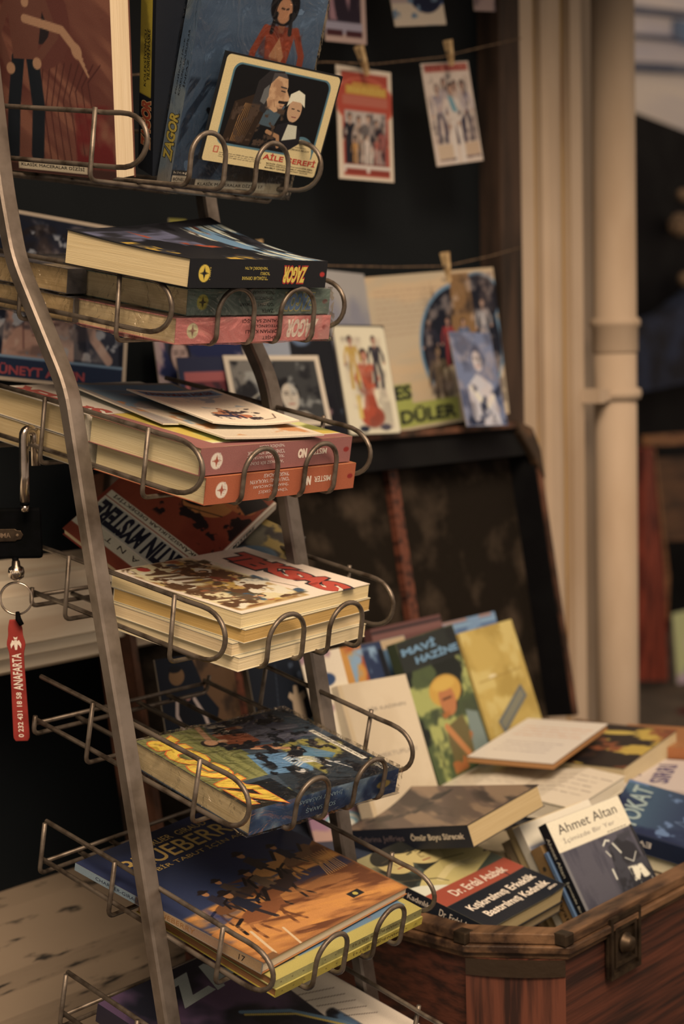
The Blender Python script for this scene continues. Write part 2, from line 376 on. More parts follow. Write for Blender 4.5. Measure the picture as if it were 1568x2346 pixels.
def plastic_wrap(root, w, h, t, seed=3):
    mb = MB(); r = np.random.RandomState(seed)
    def fn(V):
        X, Y, Z = V[:, 0], V[:, 1], V[:, 2]
        n = vnoise(X * 12 + 5, Y * 12 + Z * 40 + 5, 3, seed, 3) - .5
        e = np.abs(Y / (h / 2 + .004)) > .97
        k = 1 + n * .012
        return np.stack([X * k, Y * (1 + n * .02) + np.where(e, n * .007, 0), Z + n * .004 * np.sign(Z + t / 2)], -1)
    mb.box(-w / 2 - .002, w / 2 + .002, -h / 2 - .005, h / 2 + .005, -t - .0012, .0014, (.9, .9, .9), 30, 30, 6, fn)
    for f in range(len(mb.sm)): mb.sm[f] = True
    o = mb.build('plastic_wrap', WRAP, root); o['label'] = 'clear crinkled plastic wrapping'
    return o
def card(M, w, h, art, label, name='photo_card', cat='photo card', group=None, t=.0012, texts=(), back=(150, 125, 100), m=None, warp=None):
    mb = MB()
    def wf(V):
        if warp is None: return V
        V = V.copy(); V[:, 2] += warp(V[:, 0] / w, V[:, 1] / h); return V
    art.mesh(mb, w, h, .00005, wf); mb.box(-w / 2, w / 2, -h / 2, h / 2, -t, 0, oc(back), 10, 10, 1, wf)
    for T in texts:
        body, x, y, tw, th, c = T[:6]; kw = T[6] if len(T) > 6 else {}
        put_text(mb, body, (0, 0, 0), (1, 0, 0), (0, 1, 0), (x - .5) * w, (y - .5) * h, tw * w, th * h, c, warp=wf, **kw)
    o = mb.build(name, m or MATTE, None, M); tag(o, label, cat, group); return o

# poses of the free-standing pieces, measured relative to the eye: centre, right, up, width, height
RECT = {
  'black': [[1.1248, 1.1545, 0.1093], [-0.0908, 0.9773, 0.1913], [-0.9959, -0.0883, -0.0214], 0.165, 0.2151],
  'mystere': [[1.2056, 1.2959, -0.1683], [-0.2556, 0.7929, 0.5531], [-0.8289, 0.1147, -0.5475], 0.1411, 0.1704],
  'album': [[1.0324, 1.2744, 0.3057], [0.1669, -0.9741, -0.1528], [-0.1641, -0.1803, 0.9698], 0.18, 0.2389],
  'zagor1': [[1.1886, 1.1393, 0.2753], [0.9782, -0.2079, -0.002], [-0.0789, -0.3803, 0.9215], 0.1573, 0.2231],
  'aile': [[1.2131, 1.1353, 0.2425], [0.9912, -0.1157, -0.0642], [0.0157, -0.3784, 0.9255], 0.1518, 0.1075],
  'kole': [[1.0951, 1.1702, 0.2747], [0.7553, -0.6552, -0.0151], [-0.3652, -0.4399, 0.8204], 0.0325, 0.2332],
  'posterA': [[1.2479, 1.5387, 0.0754], [0.9852, -0.1266, -0.1156], [0.1167, 0.0009, 0.9932], 0.2258, 0.201],
  'photoBW': [[1.6232, 1.5344, -0.0497], [0.9744, -0.224, -0.02], [0.0916, 0.3143, 0.9449], 0.157, 0.1017],
  'dark': [[1.6943, 1.5423, -0.042], [0.961, -0.2766, 0.0077], [0.0542, 0.2157, 0.975], 0.1244, 0.1438],
  'cream': [[1.8071, 1.5199, -0.0343], [0.9955, -0.0931, -0.0193], [0.0392, 0.2169, 0.9754], 0.1049, 0.1622],
  'big': [[2.0603, 1.5822, 0.0094], [0.9894, -0.1258, 0.0723], [-0.0632, 0.0752, 0.9952], 0.3041, 0.2427],
  'blueF': [[2.0647, 1.5078, -0.0405], [0.9995, -0.01, -0.0284], [0.03, 0.2417, 0.9699], 0.1079, 0.1508],
  'cG': [[1.828, 1.5262, 0.3333], [0.9981, -0.0622, 0.0051], [-0.0045, 0.0083, 1.0], 0.1153, 0.1592],
  'cH': [[2.0376, 1.5256, 0.3698], [0.9879, -0.0377, 0.1506], [-0.1477, 0.069, 0.9866], 0.1155, 0.154],
  'cI': [[1.7941, 1.5307, 0.5008], [0.996, 0.0461, 0.0762], [-0.0741, -0.0455, 0.9962], 0.0958, 0.1094],
  'cJ': [[1.9558, 1.5282, 0.5335], [0.9828, -0.1181, 0.1421], [-0.1327, 0.0841, 0.9876], 0.1101, 0.0856],
  'altan': [[1.5885, 0.9894, -0.5848], [0.9791, -0.1874, 0.0793], [0.0301, 0.5188, 0.8544], 0.1235, 0.1079],
  'atabek': [[1.4264, 1.074, -0.5858], [0.9967, 0.0806, -0.012], [-0.0754, 0.968, 0.2395], 0.1667, 0.1824],
  'omur': [[1.4864, 1.1559, -0.5384], [0.9855, -0.074, 0.1524], [0.1081, 0.9673, -0.2294], 0.1239, 0.2162],
  's1': [[1.9136, 1.3606, -0.4759], [0.9998, 0.0145, 0.0158], [-0.0197, 0.333, 0.9427], 0.1348, 0.1613],
  's2': [[1.7274, 1.3233, -0.4684], [0.9976, 0.0468, 0.0508], [-0.0629, 0.3115, 0.9482], 0.1359, 0.187],
  's3': [[1.551, 1.2793, -0.4808], [0.9985, 0.0024, -0.0552], [0.0503, 0.3726, 0.9266], 0.137, 0.1512],
  's4': [[1.5891, 1.3376, -0.4596], [0.9994, 0.0146, -0.0306], [0.0232, 0.3653, 0.9306], 0.1137, 0.1749],
  'w1': [[1.7177, 1.1832, -0.5625], [0.0703, -0.9965, 0.0452], [0.9951, 0.0732, 0.067], 0.2141, 0.1413],
  'w2': [[1.8219, 1.226, -0.5312], [0.2195, -0.9754, 0.0192], [0.9751, 0.22, 0.0266], 0.0972, 0.2185],
  'dk': [[1.917, 1.1765, -0.5515], [0.1519, -0.9883, 0.017], [0.9871, 0.1525, 0.0489], 0.1062, 0.1992],
  'tokat': [[1.7432, 0.9847, -0.5784], [0.3247, -0.9216, -0.2125], [0.9411, 0.2924, 0.17], 0.1387, 0.13],
  'L1': [[1.3176, 1.3757, -0.4005], [0.9986, 0.0235, -0.048], [0.0414, 0.229, 0.9725], 0.1281, 0.0849],
  'L2': [[1.4309, 1.3467, -0.4235], [0.9963, 0.0158, -0.0842], [0.0758, 0.2943, 0.9527], 0.1108, 0.0975],
}

# ================================================================== THE SETTING
def struct(name, mb, m, bevel=0): return tag(mb.build(name, m, None, None, bevel), kind='structure')
Hh = H
mb = MB().box(-3, 9, -3, 9, -.05, 0); struct('floor', mb, STONE)
# dark shopfront behind everything
mb = MB().box(-.6, 2.30, 1.62, 1.68, H - .80, H + 1.6); struct('wall_back', mb, GLASSB)
mb = MB().box(-.6, 2.30, 1.60, 1.66, 0, H - .80); struct('wall_base', mb, BLACKW)
mb = MB().box(2.235, 2.296, 1.575, 1.625, 0, H + 1.6); struct('trim_5', mb, FRAMEB, .004)
# upper window sill, two steps of moulding
P = [(1.62, -.24), (1.50, -.247), (1.475, -.262), (1.475, -.318), (1.487, -.322), (1.487, -.334), (1.50, -.338), (1.50, -.352), (1.53, -.362), (1.62, -.362)]
mb = MB().prism([(y, z + H) for y, z in P], -.6, 1.46, ax=(1, 2, 0)); struct('trim_1', mb, SILLM)
# lower ledge with cracked paint
P = [(1.62, -.655), (1.585, -.664), (1.50, -.705), (1.495, -.728), (1.465, -.742), (1.46, -.775), (1.43, -.785), (1.425, -.83), (1.40, -.85), (1.40, -1.25), (1.62, -1.25)]
mb = MB().prism([(y, z + H) for y, z in P], -.6, 1.62, ax=(1, 2, 0)); struct('trim_2', mb, LEDGE)
# cream pilaster: a stack of upright mouldings
prof = [(2.296, 1.66), (2.296, 1.578), (2.332, 1.575)]
mb = MB().prism([(2.296, 1.70), (2.296, 1.578), (2.333, 1.576), (2.333, 1.590), (2.352, 1.590), (2.352, 1.572), (2.362, 1.565), (2.385, 1.562), (2.402, 1.566), (2.408, 1.580), (2.408, 1.594),
                (2.446, 1.594), (2.446, 1.574), (2.478, 1.572), (2.492, 1.590), (2.505, 1.640), (2.72, 1.640), (2.72, 1.70)], 0, H + 1.6)
struct('wall_right', mb, CREAM)
mb = MB().box(2.3335, 2.3515, 1.586, 1.591, 0, H + 1.6); struct('trim_3', mb, STAIN)
mb = MB().box(2.4085, 2.4455, 1.590, 1.595, 0, H + 1.6); struct('trim_4', mb, STAIN)

mb = MB().box(-1.2, 3.4, .95, 1.70, H + .86, H + .90)
tag(mb.build('shop_canopy', BLACKW), 'dark canopy over the shopfront above the picture', 'canopy')
# rain pipe
cx, cy = 2.556, 1.555
pipe = empty('drain_pipe', Matrix.Translation((cx, cy, 0))); tag(pipe, 'cream painted round drain pipe fixed upright at the right of the shopfront', 'pipe')
zc1 = onY(1418, 747, cy)[2]; zc2 = onY(1418, 902, cy)[2]
mb = MB().lathe([(.0385, .02), (.0385, zc1 - .012)], n=36); mb.build('lower_pipe', CREAM, pipe)
mb = MB().lathe([(.0385, zc1 - .05), (.0415, zc1 - .045), (.0415, zc1 - .004), (.0455, zc1 + .0), (.0465, zc1 + .006), (.0445, zc1 + .012), (.039, zc1 + .016), (.0385, H + 1.6)], n=36); mb.build('upper_pipe', CREAM, pipe)
mb = MB().lathe([(.040, zc2 - .011), (.0455, zc2 - .009), (.0475, zc2), (.0455, zc2 + .009), (.040, zc2 + .011)], n=36)
mb.box(-.078, -.03, -.016, .004, zc2 - .011, zc2 + .010); mb.box(-.085, -.066, -.02, .09, zc2 - .014, zc2 + .012)
mb.build('pipe_bracket', CREAM, pipe)

# street beyond, far behind the pipe
def P2(x, y, Y): return onY(x, y, Y)
YB = 3.6
a = P2(1440, 262, YB)
mb = MB().prism([(a[0] - .4, 0), (a[0] + 3.2, 0), (a[0] + 3.2, a[2] - .30), (a[0] + .8, a[2] - .06), (a[0], a[2] + .02), (a[0] - .4, a[2] + .02)], YB, YB + .8, (.5, .5, .5), (0, 2, 1))
tag(mb.build('market_kiosk', BLACKW), 'dark market kiosk across the street, right of the drain pipe', 'kiosk')
aw = empty('striped_awning', Matrix.Translation((0, 0, 0))); tag(aw, 'pale canvas awning with faint grey stripes above the dark kiosk', 'awning')
CANVAS = mat('awning_canvas', tuple(oc((226, 196, 174))), .9, spec=.05, noise=(1.6, tuple(oc((190, 162, 150))), .38, .66), stretch=(.5, 1, 5))
CANVD = mat('awning_stripe', tuple(oc((92, 84, 88))), .9, spec=.05, noise=(3, tuple(oc((120, 106, 104))), .4, .66))
q0, q1 = P2(1380, 330, 4.6), P2(1780, 330, 4.6); z0 = q0[2] - .05; z1 = P2(1500, -260, 4.6)[2]
mb = MB().box(q0[0], q1[0], 4.6, 4.64, z0, z1); mb.build('canvas', CANVAS, aw)
for yy, hh, nm in ((160, .03, 'stripe'), (84, .012, 'stripe'), (28, .02, 'stripe')):
    q = P2(1500, yy, 4.59); mb = MB().prism([(q0[0], q[2] - .06), (q1[0], q[2] + .12), (q1[0], q[2] + .12 + hh * 1.6), (q0[0], q[2] - .06 + hh * 1.6)], 4.57, 4.599, ax=(0, 2, 1)); mb.build(nm, CANVD, aw)
q = P2(1560, 70, 4.58); mb = MB().box(q[0] - .06, q[0] + .4, 4.56, 4.6, q[2] - .06, q[2] + .05)
mb.build('blue_patch', mat('faded_blue_canvas', tuple(oc((96, 104, 118))), .9, noise=(5, tuple(oc((110, 104, 108))), .4, .6)), aw)
TANB = mat('tan_wicker', tuple(oc((128, 92, 62))), .9, noise=(40, tuple(oc((70, 50, 36))), .4, .6))
for i, (x, y, r, lb) in enumerate(((1566, 448, .030, 'upper small tan wicker ball hanging on the dark kiosk front'), (1560, 516, .055, 'larger tan wicker ball hanging below the smaller one on the kiosk'), (1572, 640, .035, 'lowest tan wicker ball on the kiosk front'))):
    q = P2(x, y, YB - .06); g = MB(); g.lathe([(r * math.sin(t) + .0005, -r * math.cos(t)) for t in np.linspace(0.01, 3.13, 9)], n=16)
    tag(g.build('wicker_ball', TANB, None, Matrix.Translation(q)), lb, 'decoration', 'wicker balls on the kiosk')
q = P2(1500, 745, YB - .1)
TARP = mat('blue_tarpaulin', tuple(oc((34, 40, 58))), .8, noise=(8, tuple(oc((18, 20, 28))), .4, .6), bump=(12, .5, .02))
mb = MB().prism([(q[0] - .5, q[2] - .30), (q[0] + .6, q[2] - .22), (q[0] + .6, q[2] + .24), (q[0] + .1, q[2] + .05), (q[0] - .5, q[2] - .06)], YB - .14, YB - .02, ax=(0, 2, 1))
tag(mb.build('tarpaulin', TARP), 'dark blue tarpaulin hung low on the market kiosk', 'tarpaulin')
# wooden display stand with magazines
st = empty('wooden_display_stand', Matrix.Translation((0, 0, 0))); tag(st, 'reddish wooden display stand out of focus right of the drain pipe', 'stand')
YS = 3.0
ORW = mat('orange_wood', tuple(oc((150, 92, 50))), .5, spec=.3, noise=(8, tuple(oc((110, 62, 34))), .4, .65), stretch=(1, 1, 6))
REDW = mat('red_brown_wood', tuple(oc((150, 56, 32))), .45, spec=.3, noise=(7, tuple(oc((72, 24, 16))), .4, .65), stretch=(6, 6, 1))
PANW = mat('brown_board', tuple(oc((104, 64, 38))), .6, noise=(5, tuple(oc((66, 42, 28))), .4, .65), stretch=(1, 1, 5))
def quad_post(name, pts, d, m, par):
    Q = [P2(x, y, YS) for x, y in pts]; g = MB().prism([(q[0], q[2]) for q in Q], YS, YS + d, ax=(0, 2, 1)); return g.build(name, m, par)
quad_post('top_rail', [(1488, 1022), (1488, 998), (1700, 984), (1700, 1012)], .03, ORW, st)
quad_post('leg', [(1474, 1560), (1478, 1028), (1498, 1024), (1524, 1300), (1530, 1560)], .05, REDW, st)
quad_post('leg_edge', [(1497, 1040), (1503, 1030), (1536, 1320), (1532, 1420)], .02, ORW, st)
g = MB(); Q = [P2(x, y, YS + .06) for x, y in [(1500, 1240), (1500, 1050), (1700, 1040), (1700, 1235)]]
g.prism([(q[0], q[2]) for q in Q], YS + .06, YS + .08, ax=(0, 2, 1)); g.build('back_board', PANW, st)
c = Cv(.2, .26, (200, 186, 120), 40, 5); c.rect(0, 0, 1, .45, (190, 150, 150)).nz((120, 110, 140), 5, .5, .6, 1, (0, 0, 1, .5)).ell(.5, .7, .2, .14, (215, 200, 150))
q = P2(1600, 1520, YS - .05)
card(pose(q, (.97, -.2, .05), (-.25, .1, 1)), .24, .42, c, 'yellow and pink magazine standing on the wooden display stand at the right edge', 'magazine', 'magazine', t=.01)
q = P2(1590, 1680, YS - .3)
g = MB().lathe([(.02, -.1), (.1, -.08), (.12, 0), (.1, .06), (.03, .09)], n=20); tag(g.build('red_pot', mat('dark_red_clay', tuple(oc((78, 26, 20))), .6, noise=(8, (.03, .01, .008), .4, .6)), None, Matrix.Translation(q)), 'dark red pot at the foot of the wooden stand, cut by the frame', 'pot')

# ================================================================== THE DISPLAY RACK
def rotw(a):
    c0, s0 = math.cos(a[0]), math.sin(a[0]); c1, s1 = math.cos(a[1]), math.sin(a[1]); c2, s2 = math.cos(a[2]), math.sin(a[2])
    return np.array([[c1, -s1, 0], [s1, c1, 0], [0, 0, 1]]) @ np.array([[1, 0, 0], [0, c0, -s0], [0, s0, c0]]) @ np.array([[c2, 0, s2], [0, 1, 0], [-s2, 0, c2]])
TRAYS = [  # origin (near front corner), tilt/yaw/roll, [width, tie3, tie2, back, loop_v, rail_h, loop_h, hoop_h, hoop1, hoop2, hoop_half]
 ([1.014, 1.1157, 0.1645], [0.1466, 0.009, 0.025], [0.2409, -0.0647, -0.2153, -0.3014, 0.0049, 0.0594, 0.0431, 0.0518, 0.0783, 0.1674, 0.0229]),
 ([1.0309, 1.1069, 0.0133], [0.1707, -0.0062, -0.0166], [0.2409, -0.0661, -0.2153, -0.3014, 0.004, 0.0595, 0.0419, 0.0545, 0.0823, 0.1684, 0.0243]),
 ([1.0256, 1.0728, -0.1358], [0.1921, 0.0096, -0.0001], [0.2411, -0.0644, -0.2151, -0.3014, 0.0076, 0.0602, 0.0377, 0.0536, 0.08, 0.1667, 0.0231]),
 ([1.0468, 1.0658, -0.295], [0.1688, -0.0196, 0.0012], [0.2417, -0.0664, -0.2264, -0.2854, 0.0026, 0.0604, 0.0455, 0.0522, 0.0793, 0.1655, 0.0244]),
 ([1.0202, 1.0145, -0.4401], [0.2304, 0.0082, -0.0002], [0.2409, -0.0644, -0.2164, -0.3014, -0.0003, 0.0573, 0.0441, 0.0504, 0.0813, 0.1671, 0.0225]),
 ([1.0054, 0.9771, -0.5806], [0.2378, 0.0272, -0.0191], [0.2425, -0.0609, -0.207, -0.3132, 0.0017, 0.052, 0.0451, 0.0526, 0.0762, 0.1643, 0.0217]),
 ([0.9848, 0.9328, -0.7234], [0.2356, 0.0175, 0.0], [0.2425, -0.0609, -0.207, -0.3132, 0.0017, 0.055, 0.0451, 0.0526, 0.0762, 0.1643, 0.0217])]
rack = empty('display_rack', Matrix.Translation((1.13, 1.06, 0)))
tag(rack, 'grey metal book rack with bent posts and seven tilted wire trays', 'display rack')
RI = rack.matrix_basis.inverted()
def tpose(i):
    o, a, s = TRAYS[i - 1]; R = rotw(a)
    return Matrix(((R[0, 0], R[0, 1], R[0, 2], o[0]), (R[1, 0], R[1, 1], R[1, 2], o[1]), (R[2, 0], R[2, 1], R[2, 2], o[2] + H), (0, 0, 0, 1)))
def arc(c, r, a0, a1, n, f): return [f(c[0] + r * math.cos(a), c[1] + r * math.sin(a)) for a in np.linspace(a0, a1, n)]
WR = .0025
for i in range(1, 8):
    s = TRAYS[i - 1][2]; wd_, v3, v2, vb, vl, hr, hl, hh, h1, h2, hw = s; v3, v2, vb = -v3, -v2, -vb; vf = -vl
    hi_ = .010                                           # lower rail
    m = MB()
    for u, sg in ((0, -1), (wd_, 1)):                    # the closed side rail, bowed round at the front
        p = [(u, vb, hr), (u, v2, hr + .0008), (u, v3 + .01, hr), (u, v3 - .012, hr - .0005)]
        ym = (hr + hi_) / 2
        for t in np.linspace(90, -90, 15):
            a_ = math.radians(t); y_ = .034 - (.034 - vf) * max(0, math.cos(a_)) ** .8; z_ = ym + (hr - hi_) / 2 * math.sin(a_) * (1 if t > 0 else 1)
            p.append((u, y_, z_))
        p += [(u, v3, hi_), (u, v2, hi_ + .0006), (u, vb, hi_)]
        m.tube(p, WR)
    m.tube([(-.001, vb, hi_ - .004), (wd_ + .001, vb, hi_ - .004)], WR * .9)
    tr_ = m.build('wire_tray', WIRE, rack, RI @ tpose(i))
    for v, hgt in ((v3, hr + .0035), (v2, hr + .0035), (vb - .003, hr)):
        if v == vb - .003 and i not in (6, 7, 1): hgt = .016
        o_ = .0042; r = .007; p = [(-o_, v, hgt), (-o_, v, r - .003)]
        p += arc((-o_ + r, r - .004), r, math.pi, 1.5 * math.pi, 5, lambda x, z: (x, v, z)) + arc((wd_ + o_ - r, r - .004), r, 1.5 * math.pi, 2 * math.pi, 5, lambda x, z: (x, v, z)) + [(wd_ + o_, v, hgt)]
        MB().tube(p, WR * .95).build('cross_wire', WIRE, tr_)
    for hu in (h1, h2):
        p = [(hu - hw, vb + .004, .0005), (hu - hw, .006, .0005)] + [(hu - hw, .004 - .010 * math.sin(a), .0105 - .010 * math.cos(a)) for a in np.linspace(.2, math.pi / 2, 5)]
        p += [(hu - hw, -.006, hh - hw)] + [(hu - hw * math.cos(a), -.006 - .0015 * math.sin(a), hh - hw + hw * math.sin(a)) for a in np.linspace(.15, math.pi - .15, 15)] + [(hu + hw, -.006, hh - hw)]
        p += [(hu + hw, .004 - .010 * math.sin(a), .0105 - .010 * math.cos(a)) for a in np.linspace(math.pi / 2, .2, 5)] + [(hu + hw, .006, .0005), (hu + hw, vb + .004, .0005)]
        MB().tube(p, WR).build('front_hoop', WIRE, tr_)
# posts: bent rectangular tube
POSTPX = [(8, 430), (38, 597), (158, 893), (222, 1300), (288, 1700), (389, 2346)]
pp = [onX(x, y, .993) for x, y in POSTPX]
prof_yz = [(p[1], p[2] - H) for p in pp]
prof_yz = [(prof_yz[0][0] + .035, prof_yz[0][1] + .30)] + prof_yz
l_, k_ = prof_yz[-1], prof_yz[-2]; prof_yz.append((l_[0] + (l_[0] - k_[0]) * 2.2, l_[1] + (l_[1] - k_[1]) * 2.2))
def smooth(pts, r=.02):
    out = [pts[0]]
    for a, b, c in zip(pts[:-2], pts[1:-1], pts[2:]):
        a, b, c = map(np.array, (a, b, c)); u = (a - b) / np.linalg.norm(a - b); v = (c - b) / np.linalg.norm(c - b)
        for t in np.linspace(0, 1, 5): out.append(tuple((1 - t) ** 2 * (b + u * r) + 2 * t * (1 - t) * b + t * t * (b + v * r)))
    return out + [pts[-1]]
def post(name, X, wx, wy, adj=0):
    pts = smooth(prof_yz); m = MB(); V = []; e = .0022
    sec = [(-wx + e, -wy), (wx - e, -wy), (wx, -wy + e), (wx, wy - e), (wx - e, wy), (-wx + e, wy), (-wx, wy - e), (-wx, -wy + e)]
    for i, p in enumerate(pts):
        a = np.array(pts[max(i - 1, 0)]); b = np.array(pts[min(i + 1, len(pts) - 1)]); t = (b - a) / np.linalg.norm(b - a); nrm = np.array([t[1], -t[0]])
        if nrm[0] > 0: nrm = -nrm
        for sx, sy in sec:
            q = np.array(p) - nrm * sy; V.append((X + sx, q[0] + adj, q[1] + H))
    n = 8; F = [(i * n + k, i * n + (k + 1) % n, (i + 1) * n + (k + 1) % n, (i + 1) * n + k) for i in range(len(pts) - 1) for k in range(n)]
    m.add(V, F); return m.build(name, STEEL, rack, RI)
post('post', .9925, .0095, .0075)
post('post', 1.2665, .0105, .0075, -.002)
m = MB().box(.985, 1.27, prof_yz[-1][0] - .01, prof_yz[-1][0] + .01, 0.02, .04); m.build('base_bar', STEEL, rack, RI)

# ================================================================== THE OPEN TRUNK
TX0, TX1, TY0, TY1 = 1.320, 2.215, .903, 1.42; RZ = -.6015; TB = RZ - .33
def outline(d):     # trunk plan, grown by d
    return [(TX0 - d, TY1 + d), (TX0 - d, .990 - d * .4), (1.377 - d * .4, TY0 - d), (TX1 - .05 + d * .4, TY0 - d), (TX1 + d, .99 - d * .4), (TX1 + d, TY1 + d)]
trunk = empty('steamer_chest', Matrix.Translation((1.77, 1.16, TB + H))); tag(trunk, 'old reddish wooden trunk with its dark lined lid open, full of paperbacks', 'chest')
TI = trunk.matrix_basis.inverted()
def ring(mb, d0, d1, z0, z1, col=(.5, .5, .5)):
    A = outline(d0); B = outline(d1); n = len(A); V = [(x, y, z + H) for z in (z0, z1) for L_ in (A, B) for x, y in L_]
    F = []
    for i in range(n):
        j = (i + 1) % n
        F += [(i, j, 2 * n + j, 2 * n + i), (n + i, 3 * n + i, 3 * n + j, n + j), (2 * n + i, 2 * n + j, 3 * n + j, 3 * n + i), (i, n + i, n + j, j)]
    return mb.add(V, F, col)
ring(MB(), 0, -.014, TB, RZ - .012).build('trunk_body', WOOD, trunk, TI)
mb = MB().prism(outline(-.014), TB + H, TB + .02 + H); mb.build('trunk_bottom', WOOD, trunk, TI)
rm = MB(); ring(rm, .006, -.018, RZ - .012, RZ); ring(rm, .010, .0, RZ - .021, RZ - .0125); ring(rm, .005, .0, RZ - .028, RZ - .0212)
rm.build('trunk_rim', WOODR, trunk, TI, bevel=.0015)
# chamfered corner board with upright grain and the worn guard over it
A, B = np.array([TX0, .990]), np.array([1.377, TY0]); nn = np.array([-(B - A)[1], (B - A)[0]]); nn /= np.linalg.norm(nn); nn = -nn if nn[1] > 0 else nn
def slab(mb, a, b, t, z0, z1, bulge=0):
    V = []; N = 8
    for z in (z0, z1):
        for k in range(N + 1):
            s_ = k / N; p = a + (b - a) * s_ + nn * (t + bulge * (1 - (2 * s_ - 1) ** 2)); V.append((p[0], p[1], z + H))
        for k in range(N + 1): s_ = k / N; p = a + (b - a) * s_; V.append((p[0], p[1], z + H))
    M_ = 2 * (N + 1); F = []
    for k in range(N): F += [(k, k + 1, M_ + k + 1, M_ + k), (k, N + 1 + k, N + 2 + k, k + 1), (M_ + k, M_ + k + 1, M_ + N + 2 + k, M_ + N + 1 + k)]
    F += [(0, M_, M_ + N + 1, N + 1), (N, 2 * N + 1, M_ + 2 * N + 1, M_ + N)]
    mb.add(V, F)
mb = MB(); slab(mb, A, B, .003, TB, RZ - .028, .004); mb.build('corner_board', WOODV, trunk, TI)
mb = MB(); slab(mb, A, B, .005, RZ - .046, RZ - .0285, .006); mb.build('corner_guard', LEATHER, trunk, TI)
for cc in (A, B):
    q = cc + nn * .003
    MB().box(q[0] - .008, q[0] + .008, q[1] - .006, q[1] + .010, RZ - .012 + H, RZ + .0006 + H).build('rim_clip', BRASS, trunk, TI, bevel=.0015)
# latch plate on the front
lp = onY(1425, 2157, TY0 - .004)
mb = MB().box(-.031, .031, -.003, .002, -.034, .034); pl = mb.build('latch_plate', BRASS, trunk, TI @ Matrix.Translation(lp), bevel=.0015)
mb = MB()
for x0, x1, z0, z1 in ((-.0259, .0259, .029, .034), (-.0259, .0259, -.034, -.029), (-.031, -.026, -.034, .034), (.026, .031, -.034, .034), (-.0179, .0179, .018, .022), (-.0179, .0179, -.022, -.018), (-.022, -.018, -.022, .022), (.018, .022, -.022, .022)):
    mb.box(x0, x1, -.0062, -.0031, z0, z1)
mb.build('plate_border', BRASS, pl)
mb = MB().lathe([(.0, 0), (.012, .0005), (.012, .003), (.009, .005), (.008, .010), (.004, .012), (.0005, .012)], n=24)
mb.build('latch_button', BRASS, pl, Matrix.Translation((0, -.003, 0)) @ Matrix.Rotation(math.radians(90), 4, 'X'))
# lid: a shallow box leaning back from the hinge line
la = math.radians(9.3)
LM = Matrix(((1, 0, 0, 1.300), (0, math.sin(la), -math.cos(la), 1.435), (0, math.cos(la), math.sin(la), RZ + H + .004), (0, 0, 0, 1)))   # x right, y up the lid, z towards the viewer
LW, LHt, LD = .935, .492, .062
def lid_outline(d):
    P = [(d, 0)]; r = .060
    P += [(d + (r - d) * (1 - math.cos(t)) * 1.0 * .9, LHt - d - (r - d) * (1 - math.sin(t)) * .9) for t in np.linspace(0, math.pi / 2, 6)]
    P += [(LW - d - (r - d) * (1 - math.cos(t)) * .9, LHt - d - (r - d) * (1 - math.sin(t)) * .9) for t in np.linspace(math.pi / 2, 0, 6)]
    return P + [(LW - d, 0)]
def lid_ring(mb, d0, d1, z0, z1):
    A_, B_ = lid_outline(d0), lid_outline(d1); n = len(A_); V = [(x, y, z) for z in (z0, z1) for L_ in (A_, B_) for x, y in L_]; F = []
    for i in range(n - 1):
        j = i + 1; F += [(i, j, 2 * n + j, 2 * n + i), (n + i, 3 * n + i, 3 * n + j, n + j), (2 * n + i, 2 * n + j, 3 * n + j, 3 * n + i), (i, n + i, n + j, j)]
    mb.add(V, F); return mb
WOODD = mat('lid_wood', tuple(oc((100, 58, 38))), .5, spec=.25, noise=(12, tuple(oc((36, 24, 17))), .38, .62), stretch=(2, 1, 2))
lid = lid_ring(MB(), 0, .010, -LD, 0).build('lid', WOODD, trunk, TI @ LM)
MB().prism(lid_outline(.002), -LD - .004, -LD + .003).build('lid_back', WOODD, lid)
mb = MB().prism(lid_outline(.012), -LD + .004, -LD + .008); mb.build('lid_lining', LINING, lid)
mb = lid_ring(MB(), .0105, .0135, -LD + .006, -.004); mb.build('lid_side_lining', BLACKW, lid)
for x, w_, mm in ((.60, .022, WOOD), (.21, .022, WOOD)):
    MB().box(x - w_ / 2, x + w_ / 2, .0, LHt - .045, -LD + .0085, -LD + .020).build('batten', WOODV, lid)
MB().box(.012, LW - .012, LHt - .055, LHt - .0105, -LD + .0085, -.010).build('lid_top_lining', BLACKW, lid)
for sx in (0, 1):
    x0 = -.003 if sx == 0 else LW - .052
    g = MB(); g.prism([(x0, LHt - .10), (x0, LHt - .05), (x0 + .012, LHt - .012), (x0 + .055, LHt + .003), (x0 + .055, LHt - .02), (x0 + .03, LHt - .06)] if sx == 0 else
                      [(LW + .003, LHt - .10), (LW + .003, LHt - .05), (LW - .012, LHt - .012), (LW - .055, LHt + .003), (LW - .050, LHt - .020), (LW - .028, LHt - .05)], -.012, .003)
    g.build('corner_cap', LEATHER, lid, bevel=.003)
MB().box(TX0 + .015, TX1 - .015, TY0 + .015, TY1 - .015, RZ - .125 + H, RZ - .115 + H).build('inner_shelf', mat('tan_inner_board', tuple(oc((120, 90, 58))), .8, noise=(10, tuple(oc((90, 66, 42))), .4, .6)), trunk, TI)
bench = empty('low_bench', Matrix.Translation((1.77, 1.16, 0))); tag(bench, 'plain dark wooden bench the open trunk stands on', 'bench')
MB().box(-.46, .46, -.25, .25, TB + H - .03, TB + H - .0005).build('bench_top', WOODD, bench)
for x in (-.40, .40):
    for y in (-.2, .2): MB().box(x - .025, x + .025, y - .025, y + .025, 0, TB + H - .03).build('leg', WOODD, bench)

